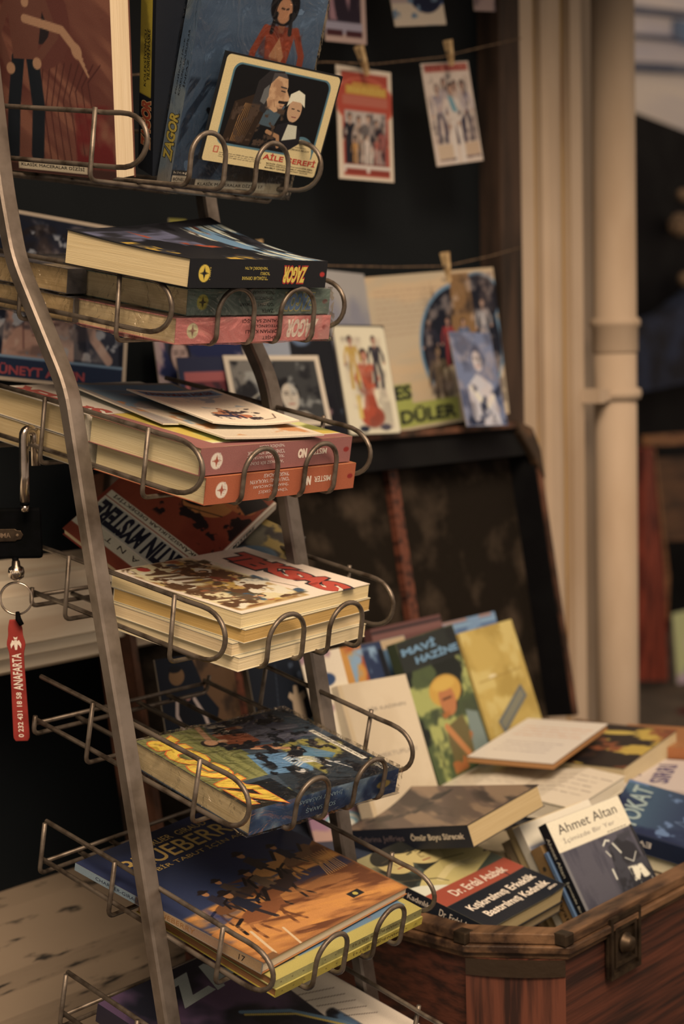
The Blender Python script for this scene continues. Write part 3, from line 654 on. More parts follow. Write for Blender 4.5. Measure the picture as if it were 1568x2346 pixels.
# ================================================================== BOOKS IN THE TRAYS
def RP(k, off=0, dx=0, dy=0):
    c, ex, ey, w, h = RECT[k]; ex = np.array(ex); ey = np.array(ey); n = np.cross(ex, ey)
    p = np.array(c) + n * off + ex * dx + ey * dy; return pose((p[0], p[1], p[2] + H), ex, ey)
def tray_pose(i, u, b, h, exl, eyl=None):
    o, a, s = TRAYS[i - 1]; R = rotw(a); c = np.array(o) + R @ np.array([u, b, h]); ex = R @ np.array([exl[0], exl[1], 0.]); n = R[:, 2]
    return pose((c[0], c[1], c[2] + H), ex, np.cross(n, ex))
INK = (26, 22, 22)
# ---- tray 1 (top)
c = Cv(.18, .239, (102, 58, 44), 200, 11)
c.nz((84, 42, 34), 3, .42, .62, 1, sx=.6, sy=2, rot=-35).nz((116, 68, 50), 4, .52, .66, 2, sx=.5, sy=3, rot=-40)
c.poly([(0, .80), (.22, .83), (.40, .96), (.42, 1), (0, 1)], (40, 44, 62)).nz((30, 30, 38), 5, .45, .6, 3, (0, .83, .45, 1))
for k in range(14): c.line([(.38 + .03 * k, .60 + .035 * k), (.55 + .03 * k, .50 + .035 * k)], .004, (66, 32, 26))
for k in range(9): c.line([(.50 + .05 * k, .02), (.47 + .045 * k, .22 + .02 * k), (.52 + .05 * k, .45)], .005, (62, 30, 26))
c.ell(.50, .62, .16, .20, (86, 44, 36), 20).ell(.50, .60, .055, .08, (34, 26, 26), 10)
c.person(.36, .06, .80, (150, 104, 74), (92, 52, 40), (26, 27, 30), (24, 20, 20), 2, .06)
c.line([(.40, .62), (.66, .58), (.74, .52)], .035, (150, 104, 74)).ell(.76, .50, .025, .035, (150, 104, 74), 30)
for k in range(4): c.line([(.75, .50), (.80 + .012 * k, .47 - .022 * k)], .009, (150, 104, 74))
c.nz((92, 28, 26), 5, .42, .55, 6, (.72, .03, 1, .30)).rect(0, 0, 1, .035, (60, 34, 28))
c.rect(.30, .012, .80, .055, (176, 148, 116)).rect(.06, .008, .24, .07, (150, 128, 104)).rect(.09, .014, .21, .064, (50, 42, 38))
book(RP('album'), .18, .239, .030, c, 'brown comic album standing upright at the left of the top tray', 'comic_album', 'comic album', cover=(96, 54, 42), pages=(214, 174, 132),
     texts=[('KLASİK MACERALAR DİZİSİ', .55, .033, .46, .016, INK), ('BONELLI', .15, .046, .11, .014, (190, 165, 135)), ('COMICS', .15, .027, .11, .012, (190, 165, 135))])
c = Cv(.146, .227, (84, 98, 114), 240, 12)
c.grad((58, 68, 82), (92, 104, 118), 0, .8).nz((70, 82, 98), 3, .42, .62, 1, sx=.6, sy=2).nz((112, 112, 112), 4, .55, .7, 2, (.3, .5, 1, 1))
c.nz((40, 48, 60), 10, .5, .6, 3, (.0, .05, .5, .5), sx=3, sy=.6, rot=-30)
c.poly([(.38, .0), (.55, .50), (.70, .42), (.95, .52), (1, .50), (1, .0)], (58, 50, 46)).nz((34, 30, 30), 6, .45, .58, 4, (.4, 0, 1, .5))
c.person(.66, .22, .66, (196, 128, 84), (150, 62, 38), (60, 60, 70), (18, 18, 22), 1, .0)
c.line([(.20, .36), (.29, .30)], .022, (26, 24, 26)).ell(.31, .28, .02, .03, (130, 66, 44))
c.ell(.66, .835, .075, .085, (20, 20, 24)).ell(.66, .815, .040, .055, (190, 126, 86)).line([(.60, .80), (.585, .72)], .02, (20, 20, 24)).line([(.72, .80), (.735, .72)], .02, (20, 20, 24)).line([(.635, .825), (.655, .823)], .007, (40, 26, 24)).line([(.675, .823), (.69, .825)], .007, (40, 26, 24)).poly([(.60, .62), (.66, .70), (.72, .62), (.66, .52)], (188, 124, 82)).nz((104, 44, 32), 12, .55, .62, 4, (.5, .42, .85, .76), k=.6)
c.ell(.47, .50, .05, .05, (34, 28, 28)).nz((140, 104, 72), 6, .5, .6, 8, (.82, .35, 1, .50))
c.rect(0, 0, 1, .05, (176, 146, 112)).nz((60, 48, 40), 9, .5, .55, 9, (.0, .0, 1, .09)).rect(.20, .015, .78, .050, (198, 168, 134)).rect(.0, .01, .16, .085, (40, 38, 38)).rect(.01, .02, .14, .062, (182, 152, 120))
sp = Cv(.025, .227, (96, 104, 112), 200, 13); sp.grad((150, 128, 108), (88, 100, 114), 0, .25).nz((120, 120, 118), 6, .5, .65, 2)
YEL = (196, 158, 60)
book(RP('zagor1'), .146, .227, .025, c, 'blue-grey comic paperback in clear plastic standing in the top tray', cover=(90, 100, 112), spine=(96, 104, 112), sart=sp, wrap=True,
     texts=[('OR', .86, .955, .30, .062, YEL, dict(bold=.03, layers=[(.07, INK)])), ('ZAG', .50, .975, .36, .062, YEL, dict(bold=.03, layers=[(.07, INK)])), ('KLASİK MACERALAR DİZİSİ 17', .49, .033, .54, .018, INK), ('BONELLI', .075, .046, .11, .014, INK), ('COMICS', .075, .028, .11, .012, INK), ('kitap', .075, .074, .12, .014, (190, 160, 130))],
     stexts=[('ZAGOR', .22, .5, .20, .62, YEL, dict(bold=.04, up=True, layers=[(.08, INK)])), ('MOHİKAN JACK', .52, .72, .24, .16, INK, dict(up=True)), ('KORKUNÇ UÇURUMLAR', .54, .46, .28, .16, INK, dict(up=True)), ('İNFAZ', .50, .22, .12, .16, INK, dict(up=True))])
# the yellow-black spine behind it: more upright, pushed back and left
c_, ex_, ey_, w_, h_ = RECT['zagor1']; M0 = RP('zagor1', -.0275) @ Matrix.Translation((-w_ / 2 - .0, -h_ / 2, 0)) @ Matrix.Rotation(math.radians(9.5), 4, 'Z') @ Matrix.Translation((w_ / 2 - .004, h_ / 2 + .004, 0))
c = Cv(.146, .227, (30, 30, 34), 40, 14)
sp = Cv(.030, .227, (24, 24, 28), 200, 15); sp.rect(0, .34, .78, 1, (158, 128, 34)).rect(0, .0, 1, .34, (24, 24, 28)).nz((120, 96, 28), 7, .5, .62, 1, (0, .5, .78, 1))
book(M0, .146, .227, .030, c, 'yellow and black comic paperback hidden behind the blue-grey one in the top tray', cover=(28, 28, 32), sart=sp,
     stexts=[('ZAGOR', .22, .5, .20, .55, (150, 60, 34), dict(bold=.04, up=True, layers=[(.09, (190, 140, 90))])), ('YILDIRIM MASKE', .52, .42, .22, .20, INK, dict(up=True)), ('KOLEKSİYONCU', .50, .66, .24, .20, INK, dict(up=True))])
# film card
w_, h_ = RECT['aile'][3], RECT['aile'][4]
c = Cv(w_, h_, (26, 24, 24), 200, 16)
c.rrect(.012, .015, .988, .985, .05, (202, 166, 112)).rrect(.085, .17, .925, .93, .09, (70, 98, 104)).rrect(.10, .19, .91, .915, .08, (18, 17, 18))
c.ell(.80, .20, .17, .17, (70, 98, 104)).ell(.80, .185, .155, .155, (202, 166, 112)).rect(.55, .0, .97, .17, (202, 166, 112)).rrect(.012, .0, .988, .15, .03, (202, 166, 112))
c.poly([(.34, .42), (.52, .40), (.58, .62), (.40, .64)], (66, 74, 78)).poly([(.13, .21), (.16, .58), (.34, .70), (.42, .55), (.36, .20)], (44, 30, 22))
for k in range(9): c.line([(.20 + .012 * k, .22), (.22 + .016 * k, .45), (.25 + .010 * k, .58)], .008, (146 - 9 * k, 98 - 6 * k, 56 - 3 * k))
c.poly([(.30, .56), (.31, .80), (.38, .91), (.50, .93), (.55, .86), (.48, .70), (.42, .52)], (40, 34, 33)).poly([(.545, .87), (.562, .80), (.560, .765), (.602, .690), (.590, .668), (.568, .664), (.572, .640), (.560, .615), (.548, .575), (.50, .545), (.44, .575), (.405, .66), (.415, .80), (.46, .88)], (184, 134, 94))
c.poly([(.415, .80), (.46, .88), (.545, .87), (.52, .915), (.42, .90)], (70, 60, 56)).nz((156, 108, 74), 8, .50, .62, 7, (.41, .56, .56, .86)).ell(.408, .71, .020, .042, (170, 120, 84), 8).poly([(.40, .60), (.42, .68), (.405, .79), (.37, .74), (.36, .62)], (96, 88, 82))
c.line([(.505, .787), (.552, .782)], .013, (60, 48, 44)).line([(.515, .752), (.548, .748)], .011, (44, 34, 32)).line([(.520, .648), (.572, .650)], .026, (38, 28, 26)).line([(.535, .610), (.562, .612)], .008, (120, 62, 50)).line([(.47, .66), (.49, .60)], .006, (130, 88, 60))
c.ell(.665, .60, .085, .115, (176, 128, 92)).poly([(.59, .62), (.60, .74), (.66, .79), (.72, .76), (.745, .64), (.70, .68), (.63, .68)], (206, 186, 152))
c.line([(.64, .61), (.66, .61)], .010, (34, 26, 26)).line([(.69, .605), (.71, .60)], .010, (34, 26, 26)).line([(.655, .535), (.69, .535)], .010, (120, 60, 52))
c.poly([(.52, .22), (.55, .44), (.66, .49), (.76, .42), (.78, .30), (.70, .22)], (30, 26, 28)).poly([(.62, .30), (.64, .46), (.72, .46), (.74, .34)], (184, 166, 138)).line([(.48, .36), (.58, .33), (.60, .24)], .04, (152, 104, 68)).nz((70, 50, 38), 16, .55, .65, 2, (.15, .2, .6, .6))
for k in range(3): c.writing(.14, .50, .095 - .018 * k, .007, (70, 54, 40), 9, k)
c.rect(.085, .09, .125, .15, (170, 60, 40)).rect(.092, .098, .118, .142, (200, 160, 110))
card(RP('aile', .0015), w_, h_, c, 'glossy film card of an old man and a woman, propped in the top tray', 'film_card', 'film card', t=.0035, back=(30, 28, 28), m=PRINT,
     texts=[('AİLE ŞEREFİ', .735, .128, .46, .078, (172, 46, 34), dict(bold=.02)), ('yönetmen', .80, .262, .10, .013, INK), ('ORHAN AKSOY', .80, .238, .17, .018, INK)] +
     [(t_, x_, y_, w2, .015, INK, dict(bold=.01)) for t_, x_, y_, w2 in (('MÜNİR ÖZKUL', .63, .072, .17), ('ADİLE NAŞİT', .80, .072, .13), ('ITIR ESEN', .91, .072, .09), ('AYŞEN GRUDA', .63, .050, .17), ('MAHMUT HEKİMOĞLU', .84, .050, .24), ('MAHMUT CEVHER', .63, .028, .18), ('ŞEVKET ALTUĞ', .84, .028, .16))])

# ---- tray 2
def emblem(cv, x, y, r, c1, c2): cv.ell(x, y, r, r, c1); cv.poly([(x - r * 1.2 / cv.asp * .6, y), (x, y + r * .25), (x + r * 1.2 / cv.asp * .6, y), (x, y - r * .25)], c2); cv.poly([(x - .2 * r / cv.asp, y), (x, y + r * .75), (x + .2 * r / cv.asp, y), (x, y - r * .75)], c2); return cv
def thick_spine(col, h, t, em=None, em2=INK, drop=None, top=None, seed=20):
    s = Cv(t, h, col, 260, seed)
    if em: emblem(s, .5, .90, t / h * .30, em, em2)
    if drop: s.ell(.5, .035, .012, .02, drop)
    if top: s.nz(top, 5, .5, .62, 3)
    return s
# pages seen at the left, spine to the front (art left), head of the book at the left (art top)
TEX = lambda *a, **k: (*a, k)
PINK = (208, 118, 104)
c = Cv(.15, .215, (150, 90, 80), 60, 21)
book(tray_pose(2, .1180, .0735, .0262, (.0, 1)), .147, .215, .0245, c, 'pink-spined comic paperback in plastic, bottom of the second tray', cover=PINK, spine=PINK, pages=(218, 176, 124), wrap=True,
     sart=thick_spine(PINK, .215, .0245, (206, 180, 130), (140, 90, 70), (120, 40, 36), (200, 128, 112), 22),
     stexts=[TEX('ZAGOR', .20, .50, .20, .66, (226, 205, 180), bold=.05, up=True, shear=.25), TEX('"YALNIZ SAVAŞÇI', .47, .16, .25, .17, INK, up=True), TEX('"ÖTEGENÇLER', .44, .38, .20, .15, INK, up=True), TEX('"ORMAN KRALI', .46, .60, .22, .15, INK, up=True), TEX('"DEHŞET', .40, .84, .12, .17, INK, up=True)])
c = Cv(.15, .20, (90, 94, 80), 60, 23)
GRN = (116, 120, 100)
book(tray_pose(2, .1270, .0800, .0525, (.012, 1)), .152, .197, .0250, c, 'green-spined comic paperback in plastic, middle of the second tray', cover=GRN, spine=GRN, pages=(214, 172, 120), wrap=True,
     sart=thick_spine(GRN, .197, .025, (190, 160, 60), (60, 50, 30), (130, 40, 36), (104, 106, 90), 24),
     stexts=[TEX('ZAGOR', .235, .50, .20, .60, (110, 128, 150), bold=.05, up=True, shear=.25, layers=[(.11, (186, 160, 90))]), TEX('"İNTİKAMALAR', .49, .15, .16, .17, INK, up=True), TEX('"SEMİNOLLER', .49, .38, .15, .17, INK, up=True), TEX('"GÖLDEKİ CANAVAR', .53, .62, .24, .17, INK, up=True), TEX('"ZAFER', .45, .85, .09, .15, INK, up=True)])
bw, bh = .160, .210
c = Cv(bw, bh, (40, 36, 38), 220, 25)
c.nz((92, 84, 98), 4, .45, .58, 1, (.25, .45, .95, 1), sx=2, sy=.8).nz((176, 128, 40), 6, .56, .62, 2, (.0, .35, .6, 1)).nz((150, 60, 34), 7, .57, .63, 3, (.2, .2, .9, .7)).nz((24, 22, 24), 5, .5, .56, 4)
c.nz((96, 120, 138), 8, .48, .58, 5, (0, 0, .9, .30), sx=.5, sy=3, rot=10).nz((190, 176, 150), 12, .60, .66, 6, (0, 0, .9, .35), sx=.5, sy=3).rect(0, .97, 1, 1, (30, 28, 30))
BLK = (24, 23, 25)
def wb(x, y): return .020 * np.clip(x + .5, 0, 1) ** 2 * (.30 + .9 * np.clip(.5 - y, 0, 1) ** 1.4)
book(RP('black'), bw, bh, .0268, c, 'thick black-spined comic paperback on top of the second tray, its corner curling up', cover=BLK, spine=BLK, pages=(206, 168, 118), warp=wb,
     sart=thick_spine(BLK, bh, .0268, (196, 154, 50), BLK, (160, 40, 34), None, 26),
     stexts=[TEX('ZAGOR', .255, .52, .165, .52, YEL, bold=.05, up=True, shear=.25, layers=[(.12, (150, 40, 34))]), TEX('"NEHİRDEKİ ALTIN', .54, .32, .165, .13, YEL, up=True), TEX('"KORKU', .475, .49, .07, .12, YEL, up=True), TEX('"TUZAKLAR ORMANI', .545, .66, .185, .13, YEL, up=True), TEX('KMM-1', .862, .5, .055, .07, (170, 135, 60), rot=90, up=True)])
for k, (hz, u, b_, lb) in enumerate(((.0535, .1060, .2245, 'plastic-wrapped comic behind the left post, upper of two at the back of the second tray'), (.0265, .1050, .2120, 'plastic-wrapped comic behind the left post, lower of two at the back of the second tray'))):
    c = Cv(.14, .2, (112, 96, 88), 50, 27 + k); c.nz((60, 52, 52), 5, .45, .6, 1).nz((150, 120, 90), 6, .55, .65, 2)
    book(tray_pose(2, u, b_, hz, (0, 1)), .140, .20, .0245, c, lb, group='wrapped comics at the back of the second tray', cover=(110, 94, 86), pages=(200, 154, 102), wrap=True)

# ---- tray 3
PK3 = (140, 82, 72); OR3 = (158, 78, 48)
def misterno(z, u, b_, col, lb, lines, seed, top=None, w=.155, tilt=0):
    c = Cv(.155, .215, (190, 150, 60), 120, seed); c.nz((120, 110, 50), 4, .45, .6, 1).nz((200, 180, 110), 6, .55, .66, 2).rect(0, 0, .10, 1, col).rect(.10, 0, .115, 1, (214, 184, 160)).rect(0, .86, 1, 1, col)
    t = .0262
    st_ = [TEX('MISTER', .235, .48, .115, .22, (216, 190, 168), bold=.01, up=True), TEX('NO', .345, .50, .055, .30, (226, 205, 184), bold=.08, up=True)]
    for q, l in enumerate(lines): st_.append(TEX('"' + l, .485 + len(l) * .0058, .14 + .20 * q, .013 * len(l) + .01, .15, (206, 170, 150), bold=.005, up=True))
    st_ += [TEX('KMN-' + str(seed % 7 + 2), .885, .5, .07, .10, (206, 170, 150), rot=90, up=True)]
    s = thick_spine(col, .215, t, (206, 176, 150), (150, 70, 50), (130, 36, 30), None, seed + 1)
    return book(tray_pose(3, u, b_, z, (tilt, 1)), w, .215, t, c, lb, cover=col, spine=col, pages=(208, 172, 122), sart=s, stexts=st_)
misterno(.0285, .1200, .0765, OR3, 'orange-spined comic paperback, lower one at the front of the third tray', ['PASKAL ADASI', 'ONU CANLI YAKALAYIN', 'İNSAN KAÇAKÇILARI', 'CİNAYET ÇEKİCİ'], 31)
misterno(.0560, .1130, .0800, PK3, 'dusty pink-spined comic paperback, upper one at the front of the third tray', ['NEHİRDE ÖLÜM', 'CEHENNEME YOLCULUK', 'RIO CLARA HAYALETİ', 'ACIMASIZ BİR DÜNYA'], 33)
for k, (z, u, b_, lb) in enumerate(((.0560, .1045, .2340, 'thick comic with red lettering, upper one at the back of the third tray'), (.0285, .1050, .2360, 'thick comic, lower one at the back of the third tray'))):
    c = Cv(.15, .21, (206, 176, 148), 140, 35 + k); c.nz((190, 158, 130), 4, .45, .6, 1).rect(.0, .86, 1, .98, (206, 176, 148))
    c.nz((64, 58, 62), 6, .50, .58, 3, (.05, .15, .95, .55)).nz((70, 80, 96), 7, .55, .62, 4, (.05, .1, .95, .5))
    book(tray_pose(3, u, b_, z, (0.02, 1)), .150, .20, .0265, c, lb, group='comics at the back of the third tray', cover=(200, 170, 142), pages=(196, 156, 106),
         texts=[('SÜPER', .50, .885, .92, .15, (158, 66, 52), dict(bold=.05))] if k == 0 else [])
def comic_card(px_uv, z, w, h, seed, lb, warp, bgc, texts=(), rot=0, fig=True):
    u, b_ = px_uv; c = Cv(w, h, bgc, 170, seed); c.rect(.05, .80, .95, .95, (112, 126, 138)).rect(.05, .04, .95, .80, tuple(np.array(bgc) * .95))
    if fig:
        c.nz((150, 140, 130), 9, .56, .62, 1, (.08, .45, .9, .80)); c.ell(.45, .30, .09, .05, (170, 104, 66), -12).ell(.58, .22, .07, .05, (160, 88, 56), 10).ell(.40, .24, .10, .035, (56, 48, 60), -8)
        c.person(.52, .16, .30, (190, 130, 90), (150, 84, 56), (50, 44, 58), (90, 50, 34), 2); c.line([(.70, .10), (.85, .12), (.92, .22)], .010, (90, 60, 46)).nz((60, 46, 44), 18, .60, .64, 5, (.25, .10, .85, .42))
    else: c.nz((110, 120, 124), 5, .5, .6, 1, (.05, .3, .95, .8)).nz((176, 112, 66), 6, .55, .62, 2, (.05, .05, .95, .7))
    a = math.radians(rot)
    return card(tray_pose(3, u, b_, z, (math.cos(a), math.sin(a))), w, h, c, lb, 'thin_comic', 'comic', 'loose thin comics on the third tray', t=.0016, texts=texts, back=(196, 166, 136), warp=warp)
comic_card((.120, .170), .0600, .135, .190, 37, 'lowest loose thin comic on the third tray, sticking out at the back', lambda x, y: .004 * (y + .5) + .003 * x * x, (150, 128, 112), rot=-10, fig=False)
comic_card((.118, .090), .0590, .125, .172, 38, 'middle loose thin comic on the third tray', lambda x, y: .004 * (x * x) + .002, (196, 164, 132), rot=-7, fig=False)
comic_card((.1265, .1130), .0680, .107, .152, 39, 'uppermost loose thin comic with a cowboy drawing on the third tray', lambda x, y: .012 * x * x + .003 * y, (214, 180, 146),
           texts=[('KAHRAMAN ASKER', .50, .875, .80, .075, (110, 58, 52), dict(bold=.02))], rot=-9)

# ---- tray 4: four paperbacks, fore-edges to the front
def t4(z, du, db, rot, seed, pages, lb, t, art=None, texts=(), w=.172, h=.203, warp=None):
    a = math.radians(rot); c = art or Cv(w, h, (190, 160, 120), 40, seed)
    return book(tray_pose(4, .1155 + du, .0945 + db, z, (.083 + math.sin(a), -math.cos(a))), w, h, t, c, lb, cover=(200, 170, 136), pages=pages, texts=texts, warp=warp, inset=.0006, group='stack of thick paperbacks on the fourth tray' if art is None else None)
c = Cv(.172, .203, (222, 192, 158), 230, 41)
c.nz((172, 130, 78), 4, .36, .52, 1, (.0, .02, .97, .56)).nz((122, 74, 40), 6, .50, .58, 2, (.0, .02, .95, .52)).nz((186, 140, 60), 6, .52, .60, 3, (.0, .02, .93, .55)).nz((80, 64, 44), 9, .60, .66, 4, (.0, .02, .92, .60)).nz((150, 80, 50), 8, .60, .66, 5, (.0, .02, .92, .45)).nz((206, 176, 128), 7, .52, .60, 9, (.0, .02, .92, .58))
c.nz((210, 184, 150), 8, .56, .62, 6, (.1, .05, .95, .62)).nz((66, 76, 84), 7, .60, .66, 7, (.05, .2, .9, .62))
for k, (x, y, s_) in enumerate(((.20, .10, .34), (.36, .16, .38), (.55, .08, .36), (.75, .05, .30), (.12, .30, .26))): c.person(x, y, s_, (190, 134, 90), ((150, 92, 48), (120, 58, 38), (176, 130, 62), (96, 70, 48), (84, 62, 46))[k], (110, 78, 52), (52, 34, 24), 2, .2)
c.nz((90, 58, 36), 14, .60, .64, 8, (.0, .02, .92, .55)).line([(.3, .5), (.8, .62)], .008, (90, 60, 40)).ell(.07, .16, .035, .035, (160, 48, 36))
tx = [(ch, .18 + .145 * k, .80 - .028 * (k % 2), .15, .155, (176, 62, 44), dict(bold=.06, rot=-4, layers=[(.13, (52, 40, 40))])) for k, ch in enumerate('TEKSAS')]
t4(.0585, 0, 0, 0, 41, (218, 178, 124), 'white comic paperback with red title lying on top of the fourth tray', .0150, c, tx, warp=lambda x, y: .004 * np.clip(-x, 0, 1) ** 2 + .0)
t4(.0430, .002, -.002, .8, 42, (190, 140, 76), 'yellowed thick paperback, second from the top of the fourth tray', .0135)
t4(.0290, -.004, .002, -.8, 43, (214, 172, 124), 'pale thick paperback, third from the top of the fourth tray', .0128)
t4(.0158, -.001, -.002, .3, 44, (222, 182, 134), 'pale thick paperback with open edges, bottom of the stack on the fourth tray', .0140)
# two comics leaning behind the stack
mw, mh = .150, .182
c = Cv(mw, mh, (134, 56, 34), 230, 45); c.nz((120, 46, 30), 4, .45, .6, 1)
c.rect(.0, .86, 1, .925, (134, 56, 34)).rect(.03, .655, .97, .845, (214, 190, 160)).rect(.04, .665, .96, .836, (176, 160, 138)).rect(.03, .60, .97, .648, (206, 182, 150)).rect(.0, .845, 1, .925, (204, 180, 148))
c.ell(.40, .26, .17, .13, (176, 106, 52), 20).ell(.44, .30, .10, .045, (30, 24, 24), 30).ell(.41, .275, .09, .035, (176, 106, 52), 30).ell(.30, .12, .20, .10, (170, 92, 46), -10).poly([(.1, .2), (.3, .14), (.2, .02), (.02, .05)], (28, 26, 28))
c.ell(.80, .32, .09, .08, (184, 140, 70)).ell(.80, .32, .05, .045, (134, 66, 40)).nz((34, 24, 24), 12, .58, .61, 3, (.02, .0, .98, .55)).line([(.22, .30), (.5, .40), (.62, .28), (.55, .14)], .006, INK)
c.rect(0, 0, .022, 1, (214, 190, 160))
book(RP('mystere'), mw, mh, .012, c, 'orange comic leaning upside down between the third and fourth trays', cover=(134, 46, 34), spine=(214, 190, 160), back=(130, 30, 26),
     texts=[('MARTIN MYSTERE', .5, .750, .88, .135, (28, 28, 40), dict(bold=.05)), ('İMKÂNSIZLIKLAR DEDEKTİFİ', .5, .624, .84, .030, INK, dict(bold=.01)), ('A  T  L  A  N  T  İ  K', .5, .885, .86, .045, INK)],
     stexts=[TEX('DOKTOR MYSTERE', .42, .5, .42, .55, INK, bold=.02)])
c = Cv(.14, .18, (40, 36, 36), 120, 46); c.nz((90, 78, 60), 5, .5, .6, 1).nz((150, 116, 56), 7, .56, .62, 2).ell(.3, .3, .16, .08, (66, 82, 92), 30)
c_, ex_, ey_ = [np.array(v) for v in RECT['mystere'][:3]]; n_ = np.cross(ex_, ey_)
q = c_ - n_ * .016 - ex_ * .075 + ey_ * .012
book(pose((q[0], q[1], q[2] + H), ex_ * .97 + ey_ * .25, ey_ * .97 - ex_ * .25), .14, .17, .010, c, 'dark comic behind the orange one, leaning above the fourth tray', cover=(38, 34, 34), pages=(190, 146, 76))

# ---- tray 5
c = Cv(.172, .203, (60, 66, 72), 260, 51)
c.poly([(0, .45), (.30, 1), (0, 1)], (118, 108, 58)).rect(.30, .60, 1, 1, (124, 112, 62)).nz((100, 92, 50), 8, .5, .6, 1, (.3, .55, 1, 1), sx=.4, sy=4)
c.poly([(.0, 0), (.42, 0), (.50, .30), (.30, .62), (.0, .70)], (44, 48, 52)).poly([(.42, .25), (.56, .60), (.30, .66), (.22, .42)], (86, 116, 138)).rect(0, .68, .26, 1, (24, 25, 28))
c.nz((34, 34, 36), 6, .52, .58, 2, (0, 0, .55, .62)).nz((140, 120, 56), 7, .56, .62, 3, (.02, .02, .6, .4)).nz((46, 60, 76), 5, .5, .58, 9, (.6, .1, 1, .5))
c.poly([(.58, .20), (.98, .10), (1, .55), (.70, .58)], (66, 60, 68)).nz((26, 26, 30), 8, .5, .56, 4, (.6, .1, 1, .55))
c.person(.70, .10, .62, (176, 120, 84), (130, 66, 40), (84, 76, 80), (30, 24, 24), 1, .12).line([(.62, .52), (.50, .30), (.36, .20)], .03, (176, 120, 84)).line([(.78, .66), (.93, .62), (1.0, .60)], .035, (176, 120, 84))
for k in range(7): c.line([(.30 + .018 * k, .30), (.33 + .018 * k, .40), (.30 + .02 * k, .46)], .008, (196, 176, 160))
c.line([(.22, .30), (.46, .40)], .010, (196, 176, 160)).line([(.24, .22), (.36, .42)], .010, (190, 170, 154)).ell(.26, .48, .03, .028, (190, 168, 150)).line([(.12, .20), (.30, .27)], .010, (190, 170, 154))
c.poly([(.34, .16), (.52, .26), (.40, .34), (.30, .22)], (84, 112, 124)).nz((24, 24, 28), 16, .58, .61, 6, (0, 0, 1, .66)).rect(.20, .052, .66, .088, (206, 180, 152)).rect(.03, .02, .14, .10, (30, 30, 34))
sp = Cv(.0255, .203, (58, 78, 108), 200, 52); sp.nz((120, 128, 134), 6, .55, .66, 1).nz((38, 52, 80), 5, .5, .6, 2).ell(.5, .10, .02, .05, (150, 116, 56)).nz((150, 112, 50), 4, .5, .58, 3, (0, .12, 1, .40))
book(tray_pose(5, .1205, .0890, .0275, (.055, 1)), .172, .203, .0255, c, 'plastic-wrapped comic with blue spine and yellow upside-down title on the fifth tray', cover=(56, 62, 70), spine=(58, 78, 108), pages=(206, 166, 116), sart=sp, wrap=True,
     texts=[('ZAGOR', .50, .885, .92, .155, (204, 158, 52), dict(bold=.06, shear=.25, layers=[(.09, (196, 92, 40))])), ('ALTIN SERİ KLASİK MACERALAR', .43, .070, .42, .018, INK), ('BONELLI', .085, .074, .09, .022, (206, 180, 152)), ('COMICS', .085, .045, .09, .018, (206, 180, 152))],
     stexts=[TEX('İHANET KASABASI', .55, .30, .30, .22, (150, 160, 170), up=True), TEX('SON SAVAŞ', .54, .66, .20, .22, (150, 160, 170), up=True)])

# ---- tray 6
YL = (170, 142, 62)
def yellow(z, du, db, seed, lb, tone):
    c = Cv(.185, .222, (160, 134, 66), 200, seed); c.rect(.08, .04, .98, .96, (86, 104, 118)).nz((64, 78, 92), 4, .45, .6, 1, (.08, .04, .98, .96)).nz((146, 66, 48), 5, .52, .58, 2, (.1, .25, .5, .7)).nz((186, 170, 130), 6, .58, .64, 3, (.1, .05, .9, .6))
    c.rect(.08, .80, .40, .96, (90, 76, 66)).ell(.24, .86, .06, .04, (170, 120, 84)).nz((40, 34, 34), 9, .55, .6, 4, (.08, .78, .42, .97)).rect(.08, .775, .98, .80, (170, 142, 62))
    s = Cv(.0085, .222, tone, 260, seed + 1); s.nz(tuple(np.array(tone) * .8), 9, .5, .6, 1)
    for k in range(14): s.ell(.5, .05 + .07 * k, .003, .004, (80, 60, 34))
    return book(tray_pose(6, .1285 + du, .0990 + db, z, (.0, 1)), .185, .222, .0082, c, lb, 'comic_book', 'comic book', cover=tone, spine=tone, pages=(150, 96, 56), sart=s,
                stexts=[TEX('ROMAN BÜYÜK CİLT ' + ('13' if seed == 61 else '12'), .32, .5, .36, .42, (90, 66, 36), up=True)])
yellow(.0100, 0, 0, 61, 'yellow-spined picture comic at the bottom of the sixth tray', (172, 140, 50)); yellow(.0187, -.001, .002, 63, 'yellow-spined picture comic with ruled spine, second on the sixth tray', (158, 138, 82))
aw_, ah_ = .235, .242
c = Cv(aw_, ah_, (30, 32, 50), 300, 65)
c.grad((46, 50, 76), (26, 28, 42), .42, .9).nz((36, 40, 66), 3, .45, .65, 1)
c.poly([(0, 0), (1, 0), (1, .52), (.86, .46), (.70, .44), (.45, .34), (.2, .30), (0, .26)], (146, 86, 42)).nz((186, 116, 52), 5, .46, .60, 2, (0, 0, 1, .42), sx=.5, sy=2.2, rot=-14).nz((96, 52, 30), 6, .52, .62, 3, (0, 0, 1, .50), sx=.5, sy=2.5, rot=-14).nz((52, 44, 58), 4, .52, .60, 9, (.45, .24, 1, .50), sx=.4, sy=3)
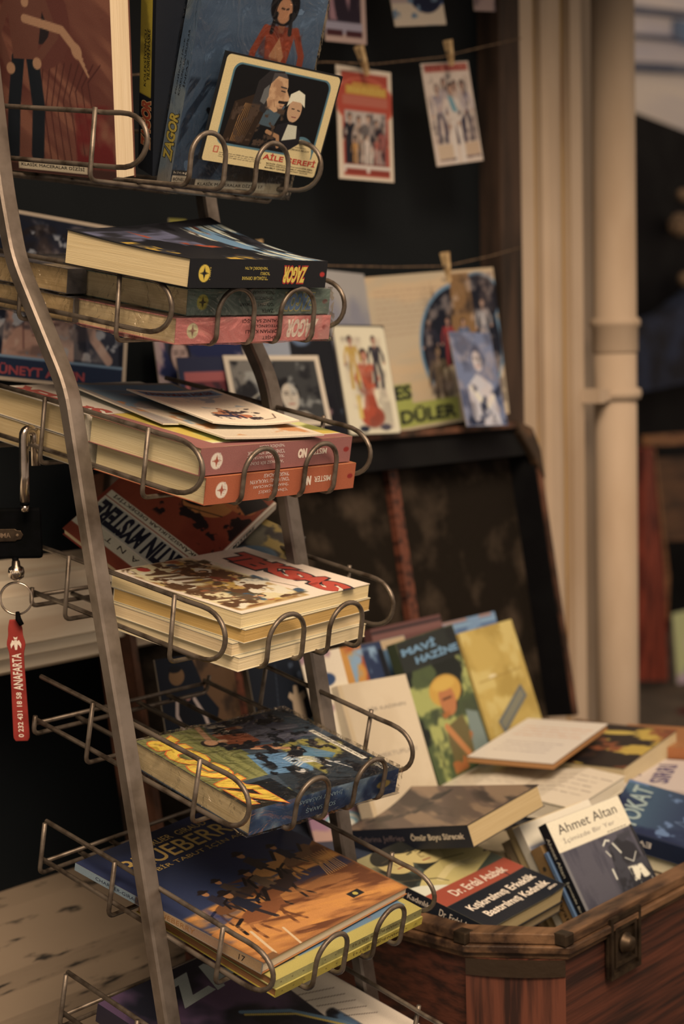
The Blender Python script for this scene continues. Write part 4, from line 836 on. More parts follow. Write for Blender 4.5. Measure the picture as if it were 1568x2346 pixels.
def rider(x, y, k, body, man):
    A = 1 / c.asp; q = lambda dx, dy: (x + dx * k * A, y + dy * k)
    for dx, fx in ((-.30, -.42), (-.22, -.18), (.22, .34), (.30, .16)): c.line([q(dx, -.02), q((dx + fx) / 2 - .03, -.2), q(fx, -.42)], .05 * k, tuple(np.array(body) * .8))
    c.ell(*q(0, .02), .36 * k, .15 * k, body, 6); c.poly([q(.24, .02), q(.44, .32), q(.56, .30), q(.62, .16), q(.52, .16), q(.40, -.05)], body); c.line([q(-.33, .05), q(-.5, -.02), q(-.55, -.22)], .05 * k, (30, 22, 22))
    c.line([q(.30, .16), q(.46, .36)], .06 * k, (34, 24, 22))
    c.poly([q(-.10, .08), q(-.12, .42), q(.06, .46), q(.12, .10)], man); c.line([q(.02, .36), q(.2, .24)], .06 * k, man); c.line([q(0, .1), q(.08, -.16)], .07 * k, (44, 34, 34)); c.ell(*q(-.02, .54), .065 * k, .075 * k, (168, 106, 60)); c.ell(*q(-.02, .60), .13 * k, .035 * k, (36, 26, 24)); c.ell(*q(-.02, .64), .07 * k, .05 * k, (36, 26, 24))
for a in ((.24, .36, .20, (104, 62, 36), (48, 40, 46)), (.36, .40, .19, (60, 42, 34), (70, 52, 42)), (.62, .46, .24, (176, 112, 54), (58, 42, 36)), (.52, .34, .24, (52, 36, 32), (96, 70, 50)), (.31, .25, .27, (120, 66, 36), (36, 34, 44)), (.80, .45, .20, (110, 70, 42), (40, 34, 40))): rider(a[0], a[1], a[2] * 1.22, a[3], a[4])
c.nz((176, 108, 54), 14, .50, .62, 6, (0, 0, 1, .30), sx=.5, sy=3, rot=-14, k=.6)
for k in range(10): c.line([(.80 + .015 * k, .28), (.84 + .012 * k, .36 + .01 * (k % 3)), (.80 + .02 * k, .44)], .004, (190, 128, 66))
c.line([(.15, .18), (.10, .02)], .014, (190, 150, 110)).line([(.28, .12), (.24, .0)], .012, (190, 150, 110)).rect(.02, .0, .10, .03, (110, 70, 40)).rect(.72, .09, .80, .13, (34, 30, 30)).ell(.76, .11, .014, .012, (170, 140, 60))
c.nz((40, 46, 90), 3, .40, .58, 8, (0, .16, .16, .42))
GLD = (176, 132, 66)
bsp = Cv(.008, .242, (120, 124, 124), 120, 66); bsp.rect(0, 0, 1, .60, (168, 124, 84)).rect(0, .60, 1, .66, (70, 50, 44)).nz((150, 108, 80), 4, .5, .6, 1, (0, 0, 1, .6))
book(tray_pose(6, .1215, .1480, .0290, (1, .054)), aw_, ah_, .0080, c, 'dark blue western comic album with horse riders lying on the sixth tray', 'comic_album', 'comic album', cover=(150, 90, 46), spine=(96, 104, 112), back=(150, 90, 46), pages=(208, 172, 140),
     warp=lambda x, y: .004 * np.clip(.5 - y, 0, 1) ** 2 * np.clip(.5 - x, 0, 1),
     texts=[('BLUEBERRY', .50, .84, .74, .095, GLD, dict(bold=.008)), ('CHARLIER  GIRAUD', .50, .925, .46, .038, GLD), ('BİR TABUT İÇİN AĞIT', .54, .755, .62, .040, GLD)],
     sart=bsp, stexts=[TEX('BLUEBERRY', .45, .5, .22, .5, (150, 96, 50)), TEX('CHARLIER-GIRAUD', .75, .5, .26, .4, (40, 44, 60)), TEX('17', .10, .5, .03, .5, INK)])
# ---- tray 7
c = Cv(.21, .27, (52, 40, 48), 220, 71)
c.nz((30, 28, 36), 4, .42, .56, 1).nz((84, 58, 76), 4, .52, .64, 2).poly([(.62, .0), (.76, .72), (1, .80), (1, 0)], (196, 166, 140)).nz((26, 24, 28), 5, .5, .54, 3, (.25, .1, .8, .62)).nz((160, 128, 56), 7, .58, .62, 4, (.2, .2, .7, .6)).nz((74, 92, 112), 5, .57, .63, 5, (.2, .15, .8, .55))
c.line([(.44, .66), (.62, .56), (.74, .40), (.80, .2)], .020, (86, 106, 120)).line([(.44, .64), (.62, .535), (.73, .38), (.79, .2)], .012, (176, 140, 60))
for k in range(5): c.line([(.70 + .02 * k, .62 - .05 * k), (.92, .56 - .05 * k)], .003, (60, 44, 40))
book(tray_pose(7, .150, .150, .0220, (1, .03)), .240, .290, .020, c, 'large purple comic with silver lettering lying on the lowest tray', 'comic_album', 'comic album', cover=(46, 38, 48), pages=(150, 116, 84),
     texts=[(ch, .37 + .21 * k, .875 + .012 * (k % 2), .175, .125, (150, 142, 130), dict(bold=.05, rot=6)) for k, ch in enumerate('ZAG')])

# ================================================================== KEY HOLDER HUNG FROM THE THIRD TRAY
o3 = onX(52, 1010, 1.012); kx = 1.0165
kh = empty('hanging_key_holder', Matrix.Translation(onX(52, 1036, kx))); tag(kh, 'chrome hook, black leather fob, key ring and red rubber strap hung from the third tray', 'key holder')
KI = kh.matrix_basis.inverted()
def K(x, y, d=0): p = onX(x, y, kx - d); return p
hk0, hk1, hk2 = K(54, 1000, .004), K(57, 1150, .004), K(57, 1172, .004)
hk = MB(); r = .0058
pts = [hk0 + np.array([.007 * (1 - math.cos(a)), 0, .007 * math.sin(a)]) for a in np.linspace(math.pi, .0, 9)]
pts = pts[:-1] + [hk0 + (hk1 - hk0) * t for t in (.05, .3, .6, 1)]
pts = [pts[0] - np.array([0, 0, .030])] + pts
hk.tube(pts, .0048, 14); hk.build('chrome_hook', CHROME, kh, KI)
MB().tube([hk1, hk1 + (hk2 - hk1) * .3], .0047, 14).build('hook_sleeve', BLACKL, kh, KI); MB().tube([hk1 + (hk2 - hk1) * .3, hk2], .0040, 14).build('hook_tip', CHROME, kh, KI)
ca, cb = K(20, 1185, -.002), K(36, 1325, -.002)
fb = MB().box(-.045, .022, -.004, .004, -.048, .004, (.5, .5, .5)); F0 = pose(K(45, 1180, -.001), (.62, -.78, 0), (.0, .0, 1)); F0 = Matrix(((.62, .78, 0, 0), (-.78, .62, 0, 0), (0, 0, 1, 0), (0, 0, 0, 1))); F0.translation = Vector(K(45, 1172, -.004))
fb.build('leather_fob', BLACKL, kh, KI @ F0, bevel=.003)
PX = F0 @ Matrix.Translation((-.0165, -.0042, -.0235)) @ Matrix.Rotation(math.radians(90), 4, 'X')
g = MB(); A_ = [(-.021, -.0065), (.012, -.0065), (.014, -.005), (.018, -.0045), (.0205, 0), (.018, .0045), (.014, .005), (.012, .0065), (-.021, .0065)]
g.prism(A_, 0, .0014); pl = g.build('name_plate', BRASS, kh, KI @ PX, bevel=.0005)
g = MB(); put_text(g, 'YUMA', (0, 0, .0014), (1, 0, 0), (0, 1, 0), -.002, 0, .019, .0048, (190, 160, 130), bold=.02); g.add(*(lambda m: (np.concatenate(m.v), m.f))(MB().lathe([(.0016, .0014), (.0012, .0024), (.0002, .0026)], (.0145, 0, 0), 12)), col=(.4, .3, .25))
g.build('plate_lettering', mat('raised_bright_metal', (.35, .28, .22), .35, metal=.6, noise=(300, (.2, .16, .12), .4, .6)), pl)
MB().tube([K(34, 1272, -.001), K(36, 1288, .002), K(37, 1300, .003)], .0034, 10).build('leather_tab', BLACKL, kh, KI)
sw = K(37, 1305, .003); g = MB(); g.lathe([(.0005, .010), (.004, .009), (.0045, .004), (.0075, .002), (.0085, -.003), (.0075, -.008), (.003, -.011), (.0005, -.0115)], n=20); sx_ = g.build('swivel_clasp', CHROME, kh, KI @ Matrix.Translation(sw))
g = MB(); put_text(g, 'YUMA', (0, 0, 0), (.65, -.76, 0), (0, 0, 1), 0, -.001, .010, .003, (200, 170, 140), bold=.02, lift=.0088); g.build('clasp_lettering', LETTER, sx_)
rc = K(37, 1371, .004); g = MB(); ex_ = np.array([.66, -.75, 0]); g.tube([rc + .0165 * (math.cos(a) * ex_ + math.sin(a) * np.array([0, 0, 1.])) for a in np.linspace(0, 2 * math.pi, 41)[:-1]], .0010, 8, close=True); g.tube([rc + np.array([-.0005, -.0012, 0]) + .0162 * (math.cos(a) * ex_ + math.sin(a) * np.array([0, 0, 1.])) for a in np.linspace(0, 2 * math.pi, 41)[:-1]], .0009, 8, close=True); g.build('key_ring', CHROME, kh, KI)
g = MB(); g.tube([K(40, 1402, .006), K(42, 1418, .0075), K(50, 1432, .006)], .0026, 10, taper=[.8, 1.2, 1]); g.build('cord_loop', BLACKL, kh, KI)
# red strap, folded rubber; x along reading direction is up the strap
s0, s1 = K(46, 1420, .004), K(37, 1698, .004); L_ = np.linalg.norm(s1 - s0); ey_ = (s0 - s1) / L_; SM = pose((s0 + s1) / 2, ex_, ey_)
hw_ = lambda y: .0074 + .0022 * np.exp(-((y - .80) / .05) ** 2) + .0018 * np.clip(.60 - y, 0, 1) - .002 * np.clip((y - .93) / .07, 0, 1) - .0022 * np.clip((.04 - y) / .04, 0, 1) ** 2
ys = np.linspace(0, 1, 40); P_ = [(-hw_(y) - .000, (y - .5) * L_) for y in ys] + [(hw_(y), (y - .5) * L_) for y in ys[::-1]]
g = MB().prism(P_, -.0022, .0); stp = g.build('rubber_strap', RUBBER, kh, KI @ SM, bevel=.0008)
g = MB(); put_text(g, 'ANAFARTA', (0, 0, 0), (0, 1, 0), (-1, 0, 0), (.575 - .5) * L_, .0000, .30 * L_, .0090, (226, 196, 156), bold=.02); put_text(g, '0 232 431 18 58', (0, 0, 0), (0, 1, 0), (-1, 0, 0), (.22 - .5) * L_, .0000, .37 * L_, .0052, (226, 196, 156), bold=.02)
def flat(mb, pts): n = len(pts); mb.add([(x, (y - .5) * L_, .0004) for x, y in pts], [tuple(range(n))], oc((226, 196, 156)))
flat(g, [(-.0010, .755), (.0010, .755), (.0018, .79), (.0014, .835), (-.0014, .835), (-.0018, .79)]); flat(g, [(-.0012, .825), (-.0035, .835), (-.0056, .80), (-.0050, .765), (-.0034, .79), (-.0018, .80)]); flat(g, [(.0012, .825), (.0035, .835), (.0056, .80), (.0050, .765), (.0034, .79), (.0018, .80)]); flat(g, [(-.0014, .84), (.0014, .84), (.0022, .862), (0, .855), (-.0022, .862)])
g.build('strap_lettering', mat('cream_ink', (.5, .4, .28), .6, attr=True, noise=(300, (.9, .9, .9), .4, .6)), stp)

# ================================================================== CARDS, POSTERS AND STRINGS AT THE SHOPFRONT
def pc_(k): return RECT[k][3], RECT[k][4]
w, h = pc_('posterA')
c = Cv(w, h, (178, 146, 118), 170, 81); c.rect(.02, .022, .975, .978, (20, 24, 36)).rect(.02, .022, .975, .14, (26, 38, 60)).rect(.02, .135, .975, .15, (110, 126, 140))
c.ell(.44, .78, .15, .13, (150, 110, 88)).ell(.45, .84, .17, .10, (30, 24, 26)).poly([(.22, .15), (.24, .55), (.34, .66), (.50, .66), (.64, .55), (.66, .15)], (158, 112, 92)).line([(.35, .2), (.33, .5)], .012, (110, 70, 60)).line([(.40, .36), (.56, .36)], .01, (110, 70, 60)).line([(.40, .28), (.56, .28)], .01, (110, 70, 60)).line([(.46, .2), (.46, .5)], .01, (120, 80, 66)).rect(.30, .54, .62, .58, (40, 30, 34))
c.line([(.24, .58), (.12, .40), (.14, .16)], .08, (150, 106, 88)).poly([(.74, .15), (.72, .5), (.84, .62), (.93, .45), (.95, .15)], (44, 44, 54)).line([(.72, .5), (.78, .30), (.88, .18)], .06, (168, 126, 106)).nz((24, 26, 38), 5, .55, .64, 2, (.02, .15, .97, .97)).nz((140, 130, 128), 12, .64, .68, 3, (.1, .15, .95, .9))
c.photo((.02, .15, .97, .97), .4, 6)
card(RP('posterA'), w, h, c, 'white-bordered film still of a bare-chested man behind the left post', 'film_still', 'film still', t=.001, texts=[('CÜNEYT ARKIN', .44, .070, .58, .062, (150, 60, 60), dict(bold=.03))])
w, h = pc_('photoBW'); c = Cv(w, h, (186, 158, 132), 90, 82); c.rect(.05, .07, .95, .93, (52, 48, 46)).rect(.05, .5, .38, .93, (104, 92, 82)).nz((30, 28, 30), 4, .5, .6, 1, (.05, .07, .95, .93)).face(.60, .42, .30, (172, 148, 126), (24, 22, 24), 1).poly([(.35, .07), (.45, .2), (.75, .2), (.88, .07)], (150, 130, 112)).line([(.12, .3), (.34, .5)], .03, (130, 116, 100))
c.nz((150, 138, 126), 6, .55, .68, 5, (.05, .07, .95, .93), k=.6)
card(RP('photoBW', .018), w, h, c, 'white-framed black and white portrait photo behind the right post', 'photo', 'photo', t=.0015)
w, h = pc_('dark'); c = Cv(w, h, (22, 22, 26), 80, 83); c.rect(0, .7, .42, 1, (130, 124, 126)).face(.66, .66, .22, (124, 92, 84), (20, 18, 20), 1).poly([(.3, 0), (.45, .42), (.9, .42), (1, 0)], (18, 18, 24)).ell(.75, .22, .10, .05, (120, 84, 80), 20).nz((84, 92, 110), 4, .6, .68, 2)
card(RP('dark'), w, h, c, 'dark film card with a moustached man, left of the cream card', 'film_card', 'film card', t=.0015)
w, h = pc_('cream'); c = Cv(w, h, (26, 24, 26), 100, 84); c.rrect(.0, .0, 1, .985, .04, (196, 172, 140)).person(.50, .06, .72, (160, 100, 76), (156, 66, 42), (140, 56, 36), (40, 28, 24), 2, 0, True).person(.28, .42, .48, (160, 104, 80), (170, 128, 56), None, (34, 26, 26)).person(.74, .42, .48, (150, 96, 72), (46, 40, 44), None, (28, 24, 24)).ell(.30, .05, .06, .03, (30, 30, 44)).ell(.72, .06, .07, .03, (36, 34, 48)).ell(.5, .16, .15, .10, (150, 60, 38)).rect(.24, .14, .32, .36, (186, 150, 76))
c.photo((.1, .03, .9, .9), .22, 8)
card(RP('cream', .004), w, h, c, 'cream card with three figures, one in red, standing on the trunk lid', 'film_card', 'film card', t=.0015)
w, h = pc_('big'); c = Cv(w, h, (178, 148, 116), 150, 85); c.nz((188, 150, 112), 3, .45, .6, 1, sx=.6, sy=3)
for k in range(9): c.writing(.10, .60 - .02 * k, .90 - .035 * k, .006, (150, 112, 88), 8, k)
c.ell(.70, .50, .40, .42, (92, 116, 134), 8).ell(.86, .80, .22, .18, (92, 116, 134)).ell(.70, .50, .375, .395, (24, 25, 34), 8).ell(.86, .80, .20, .16, (24, 25, 34)).ell(.60, .20, .20, .18, (178, 148, 116))
c.poly([(.62, .50), (.66, .98), (.80, .98), (.82, .50)], (124, 86, 52)).nz((88, 62, 42), 7, .5, .6, 3, (.5, .7, .8, .95)).person(.88, .44, .36, (170, 128, 106), (150, 134, 128), (120, 110, 112), (50, 36, 34)).person(.46, .36, .34, (160, 116, 96), (44, 40, 50)).person(.60, .38, .32, (160, 110, 90), (130, 40, 40)).person(.72, .38, .30, (166, 120, 96), (64, 80, 110)).person(.50, .06, .46, (130, 96, 70), (96, 76, 54), (86, 66, 48))
c.photo((.42, .06, 1, .98), .5, 9)
c.rect(.16, .02, .28, .30, (150, 142, 66)).rect(.16, .02, .62, .17, (150, 142, 66))
card(RP('big'), w, h, c, 'large cream film poster with a blue-outlined group picture, behind the bluish card', 'film_poster', 'poster', t=.001, texts=[('ES', .22, .245, .11, .085, (34, 34, 32), dict(bold=.04)), ('DÜLER', .39, .095, .40, .10, (34, 34, 32), dict(bold=.04))])
c = Cv(.1, .2, (132, 120, 122), 60, 86); c.nz((158, 140, 128), 3, .45, .6, 1); p_ = onY(815, 820, 1.575)
card(pose(p_, (.97, .2, -.02), (.0, .15, .98)), .13, .26, c, 'plain pale leaflet page left of the large poster', 'leaflet', 'leaflet', t=.001)
w, h = pc_('blueF'); c = Cv(w, h, (104, 104, 124), 90, 87); c.nz((60, 66, 92), 3, .45, .6, 1, (0, 0, 1, .4)).face(.55, .70, .17, (196, 172, 162), (70, 74, 98)).poly([(.22, .0), (.20, .42), (.48, .56), (.80, .44), (.86, .0)], (176, 160, 158)).line([(.3, .4), (.55, .2), (.75, .3)], .08, (200, 178, 166)).nz((30, 34, 52), 5, .55, .62, 3, (0, 0, 1, .5))
c.photo((0, 0, 1, 1), .3, 6)
card(RP('blueF', .004), w, h, c, 'bluish photo card of a seated person in front of the large poster', 'photo_card', 'photo card', t=.0015)
# behind the right post: the small group at the left of the lid
def place(px, Y, w, h, lean_, col, seed, lb, f, t=.0015, yaw=0, name='photo_card'):
    p = onY(px[0], px[1], Y); a = math.radians(lean_); y = math.radians(yaw); c = Cv(w, h, col, 90, seed); f(c)
    return card(pose(p, (math.cos(y), math.sin(y), 0), (0, math.sin(a), math.cos(a))), w, h, c, lb, name, name.replace('_', ' '), t=t)
def fb1(c): c.rect(.0, 0, .08, 1, (150, 110, 110)); c.nz((30, 34, 66), 3, .45, .55, 1); c.face(.2, .75, .2, (160, 124, 110), (28, 24, 28)); c.nz((150, 120, 112), 4, .56, .62, 2); c.face(.82, .8, .16, (166, 140, 122), (40, 34, 36))
place((500, 880), 1.57, .215, .16, 8, (48, 46, 58), 88, 'blue and pink film card behind the white-framed photo', fb1)
def fb2(c): c.rect(.0, .0, 1, 1, (40, 40, 58)); c.rect(.12, .0, 1, .82, (148, 74, 70)); c.rect(.22, .0, 1, .70, (96, 44, 46)); c.nz((40, 30, 36), 4, .48, .58, 2, (.2, 0, 1, .7))
place((470, 912), 1.545, .085, .11, 8, (60, 40, 50), 89, 'small red-framed card left of the white-framed photo', fb2)
def fb3(c): c.rect(0, .86, 1, 1, (120, 104, 44)); c.ell(.5, .93, .04, .04, (150, 120, 40))
place((415, 735), 1.588, .032, .27, 0, (96, 84, 32), 90, 'narrow dark yellow card showing left of the right post above the second tray', fb3)
# string cards
def pegs(px0, px1, lb, k):
    a, b = onY(*px0, 1.512), onY(*px1, 1.512); v = (b - a); L2 = np.linalg.norm(v); ey = -v / L2; g = empty('clothespin', pose((a + b) / 2, np.cross(ey, (0, -1, .0)) * 1.0, ey)); tag(g, lb, 'clothespin', 'clothespins on the strings')
    for s_ in (-1, 1):
        m_ = MB().prism([(-.0045, .5 * L2), (.0045, .5 * L2), (.0035, 0), (.0030, -.5 * L2), (-.0030, -.5 * L2), (-.0035, 0)], -.0018, .0018)
        m_.build('peg_leg', PEG, g, Matrix.Translation((0, 0, s_ * .0026)) @ Matrix.Rotation(math.radians(5 * s_), 4, 'X'))
    MB().tube([(-.005, .002, 0), (.005, .002, 0)], .002, 8).build('spring', WIRE, g)
    return g
pegs((822, 105), (843, 172), 'clothespin holding the red-framed card on the upper string', 0)
pegs((1026, 92), (1036, 150), 'clothespin holding the pale card of standing people on the upper string', 1)
pegs((1019, 578), (1030, 645), 'clothespin on the lower string holding the large cream poster', 2)
pegs((590, 550), (597, 606), 'clothespin on the lower string just above the black comic', 3)
def string(pts, lb):
    P_ = [onY(x, y, 1.516) for x, y in pts]; g = MB().tube(P_, .0011, 6); tag(g.build('string', TWINE), lb, 'string')
string([(-120, 180), (300, 172), (745, 142), (860, 147), (1010, 131), (1110, 107), (1195, 88)], 'upper twine string across the dark shopfront')
string([(-120, 640), (300, 612), (592, 600), (760, 609), (900, 612), (1020, 610), (1120, 588), (1197, 566)], 'lower twine string above the posters on the trunk lid')
w, h = pc_('cG'); c = Cv(w, h, (196, 164, 136), 110, 91); c.rect(.09, .035, .93, .955, (150, 56, 40)).ell(.5, .70, .40, .22, (176, 84, 60)).ell(.5, .70, .375, .205, (158, 60, 42)).rect(.16, .76, .90, .84, (176, 124, 48)).rect(.28, .83, .80, .87, (172, 116, 46)).rect(.13, .14, .88, .61, (36, 30, 32)).rect(.13, .40, .88, .615, (166, 140, 124)).rect(.10, .665, .92, .75, (164, 84, 64))
for k, (x, s_, t_) in enumerate(((.22, .44, (30, 28, 34)), (.38, .42, (150, 120, 100)), (.55, .44, (176, 150, 130)), (.70, .40, (24, 22, 28)), (.82, .36, (140, 70, 60)), (.30, .22, (170, 112, 56)), (.52, .26, (190, 160, 140)), (.70, .26, (150, 70, 56)))): c.person(x, .15, s_, (170, 124, 98), t_, t_, (36, 26, 24))
c.rect(.09, .065, .93, .135, (190, 166, 146)).rect(.13, .05, .50, .10, (124, 46, 34)).rect(.56, .05, .93, .10, (124, 46, 34))
c.photo((.13, .14, .88, .61), .55, 9)
card(RP('cG'), w, h, c, 'red-framed film card hanging from the upper string next to the plastic-wrapped comic', 'film_card', 'film card', texts=[('ANA KUZUSU', .53, .80, .66, .05, (186, 140, 60), dict(bold=.04))], t=.0012)
w, h = pc_('cH'); c = Cv(w, h, (190, 158, 136), 110, 92); c.rect(.05, .91, .97, .985, (164, 92, 72)); c.nz((160, 128, 110), 3, .5, .6, 1, (0, .3, 1, .8))
for x, y, s_, t_, l2 in ((.24, .22, .58, (130, 110, 110), (52, 46, 60)), (.40, .30, .55, (150, 126, 120), (86, 68, 72)), (.78, .22, .60, (150, 126, 124), (44, 38, 52)), (.62, .20, .62, (168, 140, 124), (58, 48, 60))): c.person(x, y, s_, (150, 108, 88), t_, l2, (44, 34, 34))
c.person(.52, .02, .78, (160, 116, 92), (190, 162, 142), (196, 168, 148), (56, 40, 36), 2).poly([(.44, .68), (.54, .66), (.62, .50), (.50, .52)], (92, 126, 130)).rect(.08, .05, .40, .20, (180, 144, 114)).rect(.66, .07, .97, .20, (176, 138, 108)).writing(.10, .45, .05, .02, (70, 50, 56), 4, 2).writing(.66, .95, .06, .02, (70, 50, 56), 4, 3)
c.photo((.03, .2, .98, .9), .45, 8)
card(RP('cH'), w, h, c, 'pale film card of standing people hanging right of the red-framed one', 'film_card', 'film card', texts=[('KENAR MAHALLE', .5, .945, .86, .055, (140, 50, 44), dict(bold=.04))], t=.0012)
w, h = pc_('cI'); c = Cv(w, h * 1.3, (176, 136, 118), 80, 93); c.rect(.06, .14, .88, 1, (40, 28, 36)).nz((150, 104, 104), 4, .5, .6, 1, (.1, .2, .85, 1), sx=2, sy=.6).rect(.0, .08, .9, .20, (150, 130, 134)).rect(.03, .06, .42, .12, (66, 30, 32)).rect(.50, .06, .9, .12, (66, 30, 32))
card(RP('cI', 0, 0, h * .15), w, h * 1.3, c, 'dark pink-bordered film card cut by the picture top, beside the wrapped comic', 'film_card', 'film card')
w, h = pc_('cJ'); c = Cv(w, h * 1.3, (178, 148, 122), 80, 94); c.rect(0, .3, .35, 1, (150, 120, 108)).ell(.68, .62, .42, .46, (22, 28, 48)).ell(.90, .60, .30, .34, (44, 62, 92)).ell(.72, .60, .36, .40, (20, 24, 42)).nz((90, 100, 110), 8, .62, .66, 1).rect(0, 0, 1, .10, (178, 148, 122))
card(RP('cJ', 0, 0, h * .15), w, h * 1.3, c, 'cream and dark blue card cut by the picture top', 'film_card', 'film card')
c = Cv(.06, .09, (140, 108, 96), 40, 95); c.nz((100, 76, 72), 4, .5, .6, 1); p_ = onY(1106, -50, 1.53)
card(pose(p_, (1, 0, .12), (-.1, 0, 1)), .058, .10, c, 'small faded pinkish card at the very top, nearest the window frame', 'film_card', 'film card')

# ================================================================== BOOKS IN THE TRUNK
w, h = RECT['atabek'][3:]
c = Cv(w, h, (150, 128, 84), 240, 101); c.nz((40, 38, 32), 3, .46, .56, 1, (0, .45, 1, 1)).nz((96, 100, 84), 4, .52, .64, 2, (0, .45, 1, 1))
c.poly([(.0, .52), (.30, .66), (.62, .70), (1, .62), (1, .46), (0, .46)], (176, 148, 88)).poly([(.45, .60), (.70, .86), (1, .80), (1, .55)], (168, 140, 82)).ell(.22, .84, .15, .125, (184, 152, 92), 25).ell(.22, .93, .15, .07, (40, 36, 30), 20)
c.ell(.50, .84, .18, .14, (188, 156, 96), -20).ell(.46, .95, .17, .075, (36, 33, 28), -12).ell(.62, .84, .03, .045, (176, 140, 84), -20)
for x, y in ((.44, .86), (.54, .83), (.17, .85), (.26, .86)): c.line([(x - .03, y), (x + .03, y + .004)], .012, (44, 36, 28)); c.line([(x - .035, y + .028), (x + .035, y + .034)], .008, (70, 56, 40))
c.line([(.49, .83), (.47, .79), (.50, .785)], .008, (120, 92, 54)).line([(.44, .755), (.52, .75)], .011, (140, 70, 50)).line([(.20, .83), (.20, .80)], .007, (120, 92, 54)).line([(.17, .775), (.24, .775)], .010, (140, 70, 50))
c.line([(.30, .54), (.52, .60), (.66, .60)], .045, (190, 160, 104))
for k in range(4): c.line([(.64, .605 - .012 * k), (.78, .60 - .022 * k)], .010, (190, 160, 104)).line([(.66, .600 - .012 * k), (.78, .59 - .022 * k)], .003, (80, 62, 40))
c.line([(.04, .66), (.30, .56), (.34, .50)], .010, (70, 58, 40)).line([(.55, .70), (.80, .66)], .008, (80, 66, 44)).poly([(0, .46), (.30, .46), (.1, .56), (0, .58)], (196, 178, 150)).poly([(.62, .46), (1, .46), (1, .56)], (58, 62, 50))
c.rect(0, .31, 1, .465, (146, 62, 42)).rect(0, 0, 1, .31, (27, 27, 31))
W_ = (216, 190, 158)
book(RP('atabek'), w, h, .0185, c, 'paperback with red and black title band and two painted heads, front corner of the trunk', cover=(28, 28, 32), pages=(196, 158, 106), overhang=.002,
     warp=lambda x, y: .006 * np.clip(x - .30, 0, 1) * 4 * np.clip(.1 - y, 0, 1),
     texts=[('Dr. Erdal Atabek', .52, .385, .66, .068, (204, 168, 140), dict(bold=.025)), ('Kışkırtılmış Erkeklik', .52, .205, .82, .074, W_, dict(bold=.025)), ('Bastırılmış Kadınlık', .54, .105, .78, .074, W_, dict(bold=.025)), ('altın', .90, .055, .10, .026, W_, dict(bold=.01))],
     stexts=[TEX('Bastırılmış Kadınlık', .62, .5, .40, .42, W_), TEX('Dr. Erdal Atabek', .20, .5, .30, .42, W_)])
c = Cv(.16, .18, (48, 40, 38), 60, 102); c.nz((90, 74, 60), 5, .5, .6, 1)
book(RP('atabek', -.0205, .006, .001), .166, .180, .013, c, 'dark-covered paperback lying under the red and black one', cover=(48, 40, 38), pages=(188, 150, 106), texts=[('TARİK', .30, .05, .22, .045, W_, dict(bold=.01))])
w, h = .130, .216
c = Cv(w, h, (92, 70, 60), 180, 103); c.nz((60, 48, 44), 3, .42, .58, 1, sx=.6, sy=2.4, rot=60).nz((132, 100, 76), 4, .52, .66, 2, sx=.5, sy=2.6, rot=60).nz((150, 90, 54), 5, .60, .68, 3, (.5, .3, 1, 1)).nz((44, 38, 38), 6, .56, .62, 4, (0, .6, 1, 1))
book(RP('omur', 0, .004, 0), w, h, .0265, c, 'thick paperback with brown cloudy cover and navy spine lying across the trunk books', cover=(40, 36, 40), spine=(38, 36, 42), pages=(176, 140, 95),
     warp=lambda x, y: .016 * np.clip(x + .1, 0, 1) ** 2 * np.clip(y + .5, 0, 1) * 1.6, stexts=[TEX('Ömür Boyu Sürecek', .245, .52, .40, .40, (206, 172, 142), bold=.03), TEX('Sabrina Jeffries', .68, .50, .36, .34, (128, 100, 92))])
# Ahmet Altan and the row of leaning paperbacks behind it
AH = .185; w = RECT['altan'][3]; dy0 = -(AH - RECT['altan'][4]) / 2
c = Cv(w, AH, (74, 66, 70), 230, 104); c.nz((60, 54, 60), 5, .45, .6, 1, sx=3, sy=.6).rect(0, .795, 1, 1, (206, 180, 148)).rect(0, 0, .035, .795, (104, 94, 90)).rect(.965, 0, 1, .80, (30, 29, 32))
c.poly([(.60, .72), (.78, .76), (.92, .68), (.97, .50), (.96, .34), (.86, .30), (.60, .20), (.52, .40)], (34, 32, 36)).nz((52, 48, 52), 9, .52, .60, 2, (.5, .2, 1, .78))
for pts, wd_ in (([(.55, .74), (.60, .765), (.64, .755)], .012), ([(.67, .73), (.72, .66)], .012), ([(.53, .58), (.53, .52)], .014), ([(.74, .62), (.82, .58), (.90, .63)], .006), ([(.55, .70), (.58, .66)], .008)): c.line(pts, wd_, (196, 178, 156))
c.poly([(.72, .56), (.90, .55), (.96, .44), (.92, .36), (.84, .42), (.74, .46)], (206, 184, 156)).nz((34, 32, 36), 16, .54, .58, 5, (.72, .34, .96, .56)).poly([(.50, .34), (.58, .36), (.62, .24), (.54, .20)], (206, 184, 156))
book(RP('altan', 0, 0, dy0), w, AH, .0145, c, 'black and white paperback leaning upright at the front of the trunk', cover=(30, 29, 32), spine=(27, 26, 29), pages=(200, 166, 120), warp=lambda x, y: .003 * (x * x),
     texts=[('Ahmet Altan', .50, .930, .80, .062, (52, 44, 42)), ('İçimizde Bir Yer', .46, .855, .70, .046, (132, 114, 100)), ('— — — — — —', .80, .808, .26, .006, (110, 96, 84))],
     stexts=[TEX('Ahmet Altan', .78, .45, .26, .34, (190, 168, 140), bold=.01), TEX('İçimizde Bir Yer', .48, .45, .28, .36, (206, 186, 160), bold=.01), TEX('BİR NESİL', .24, .5, .16, .5, (206, 186, 160), bold=.03)])
off = .0175
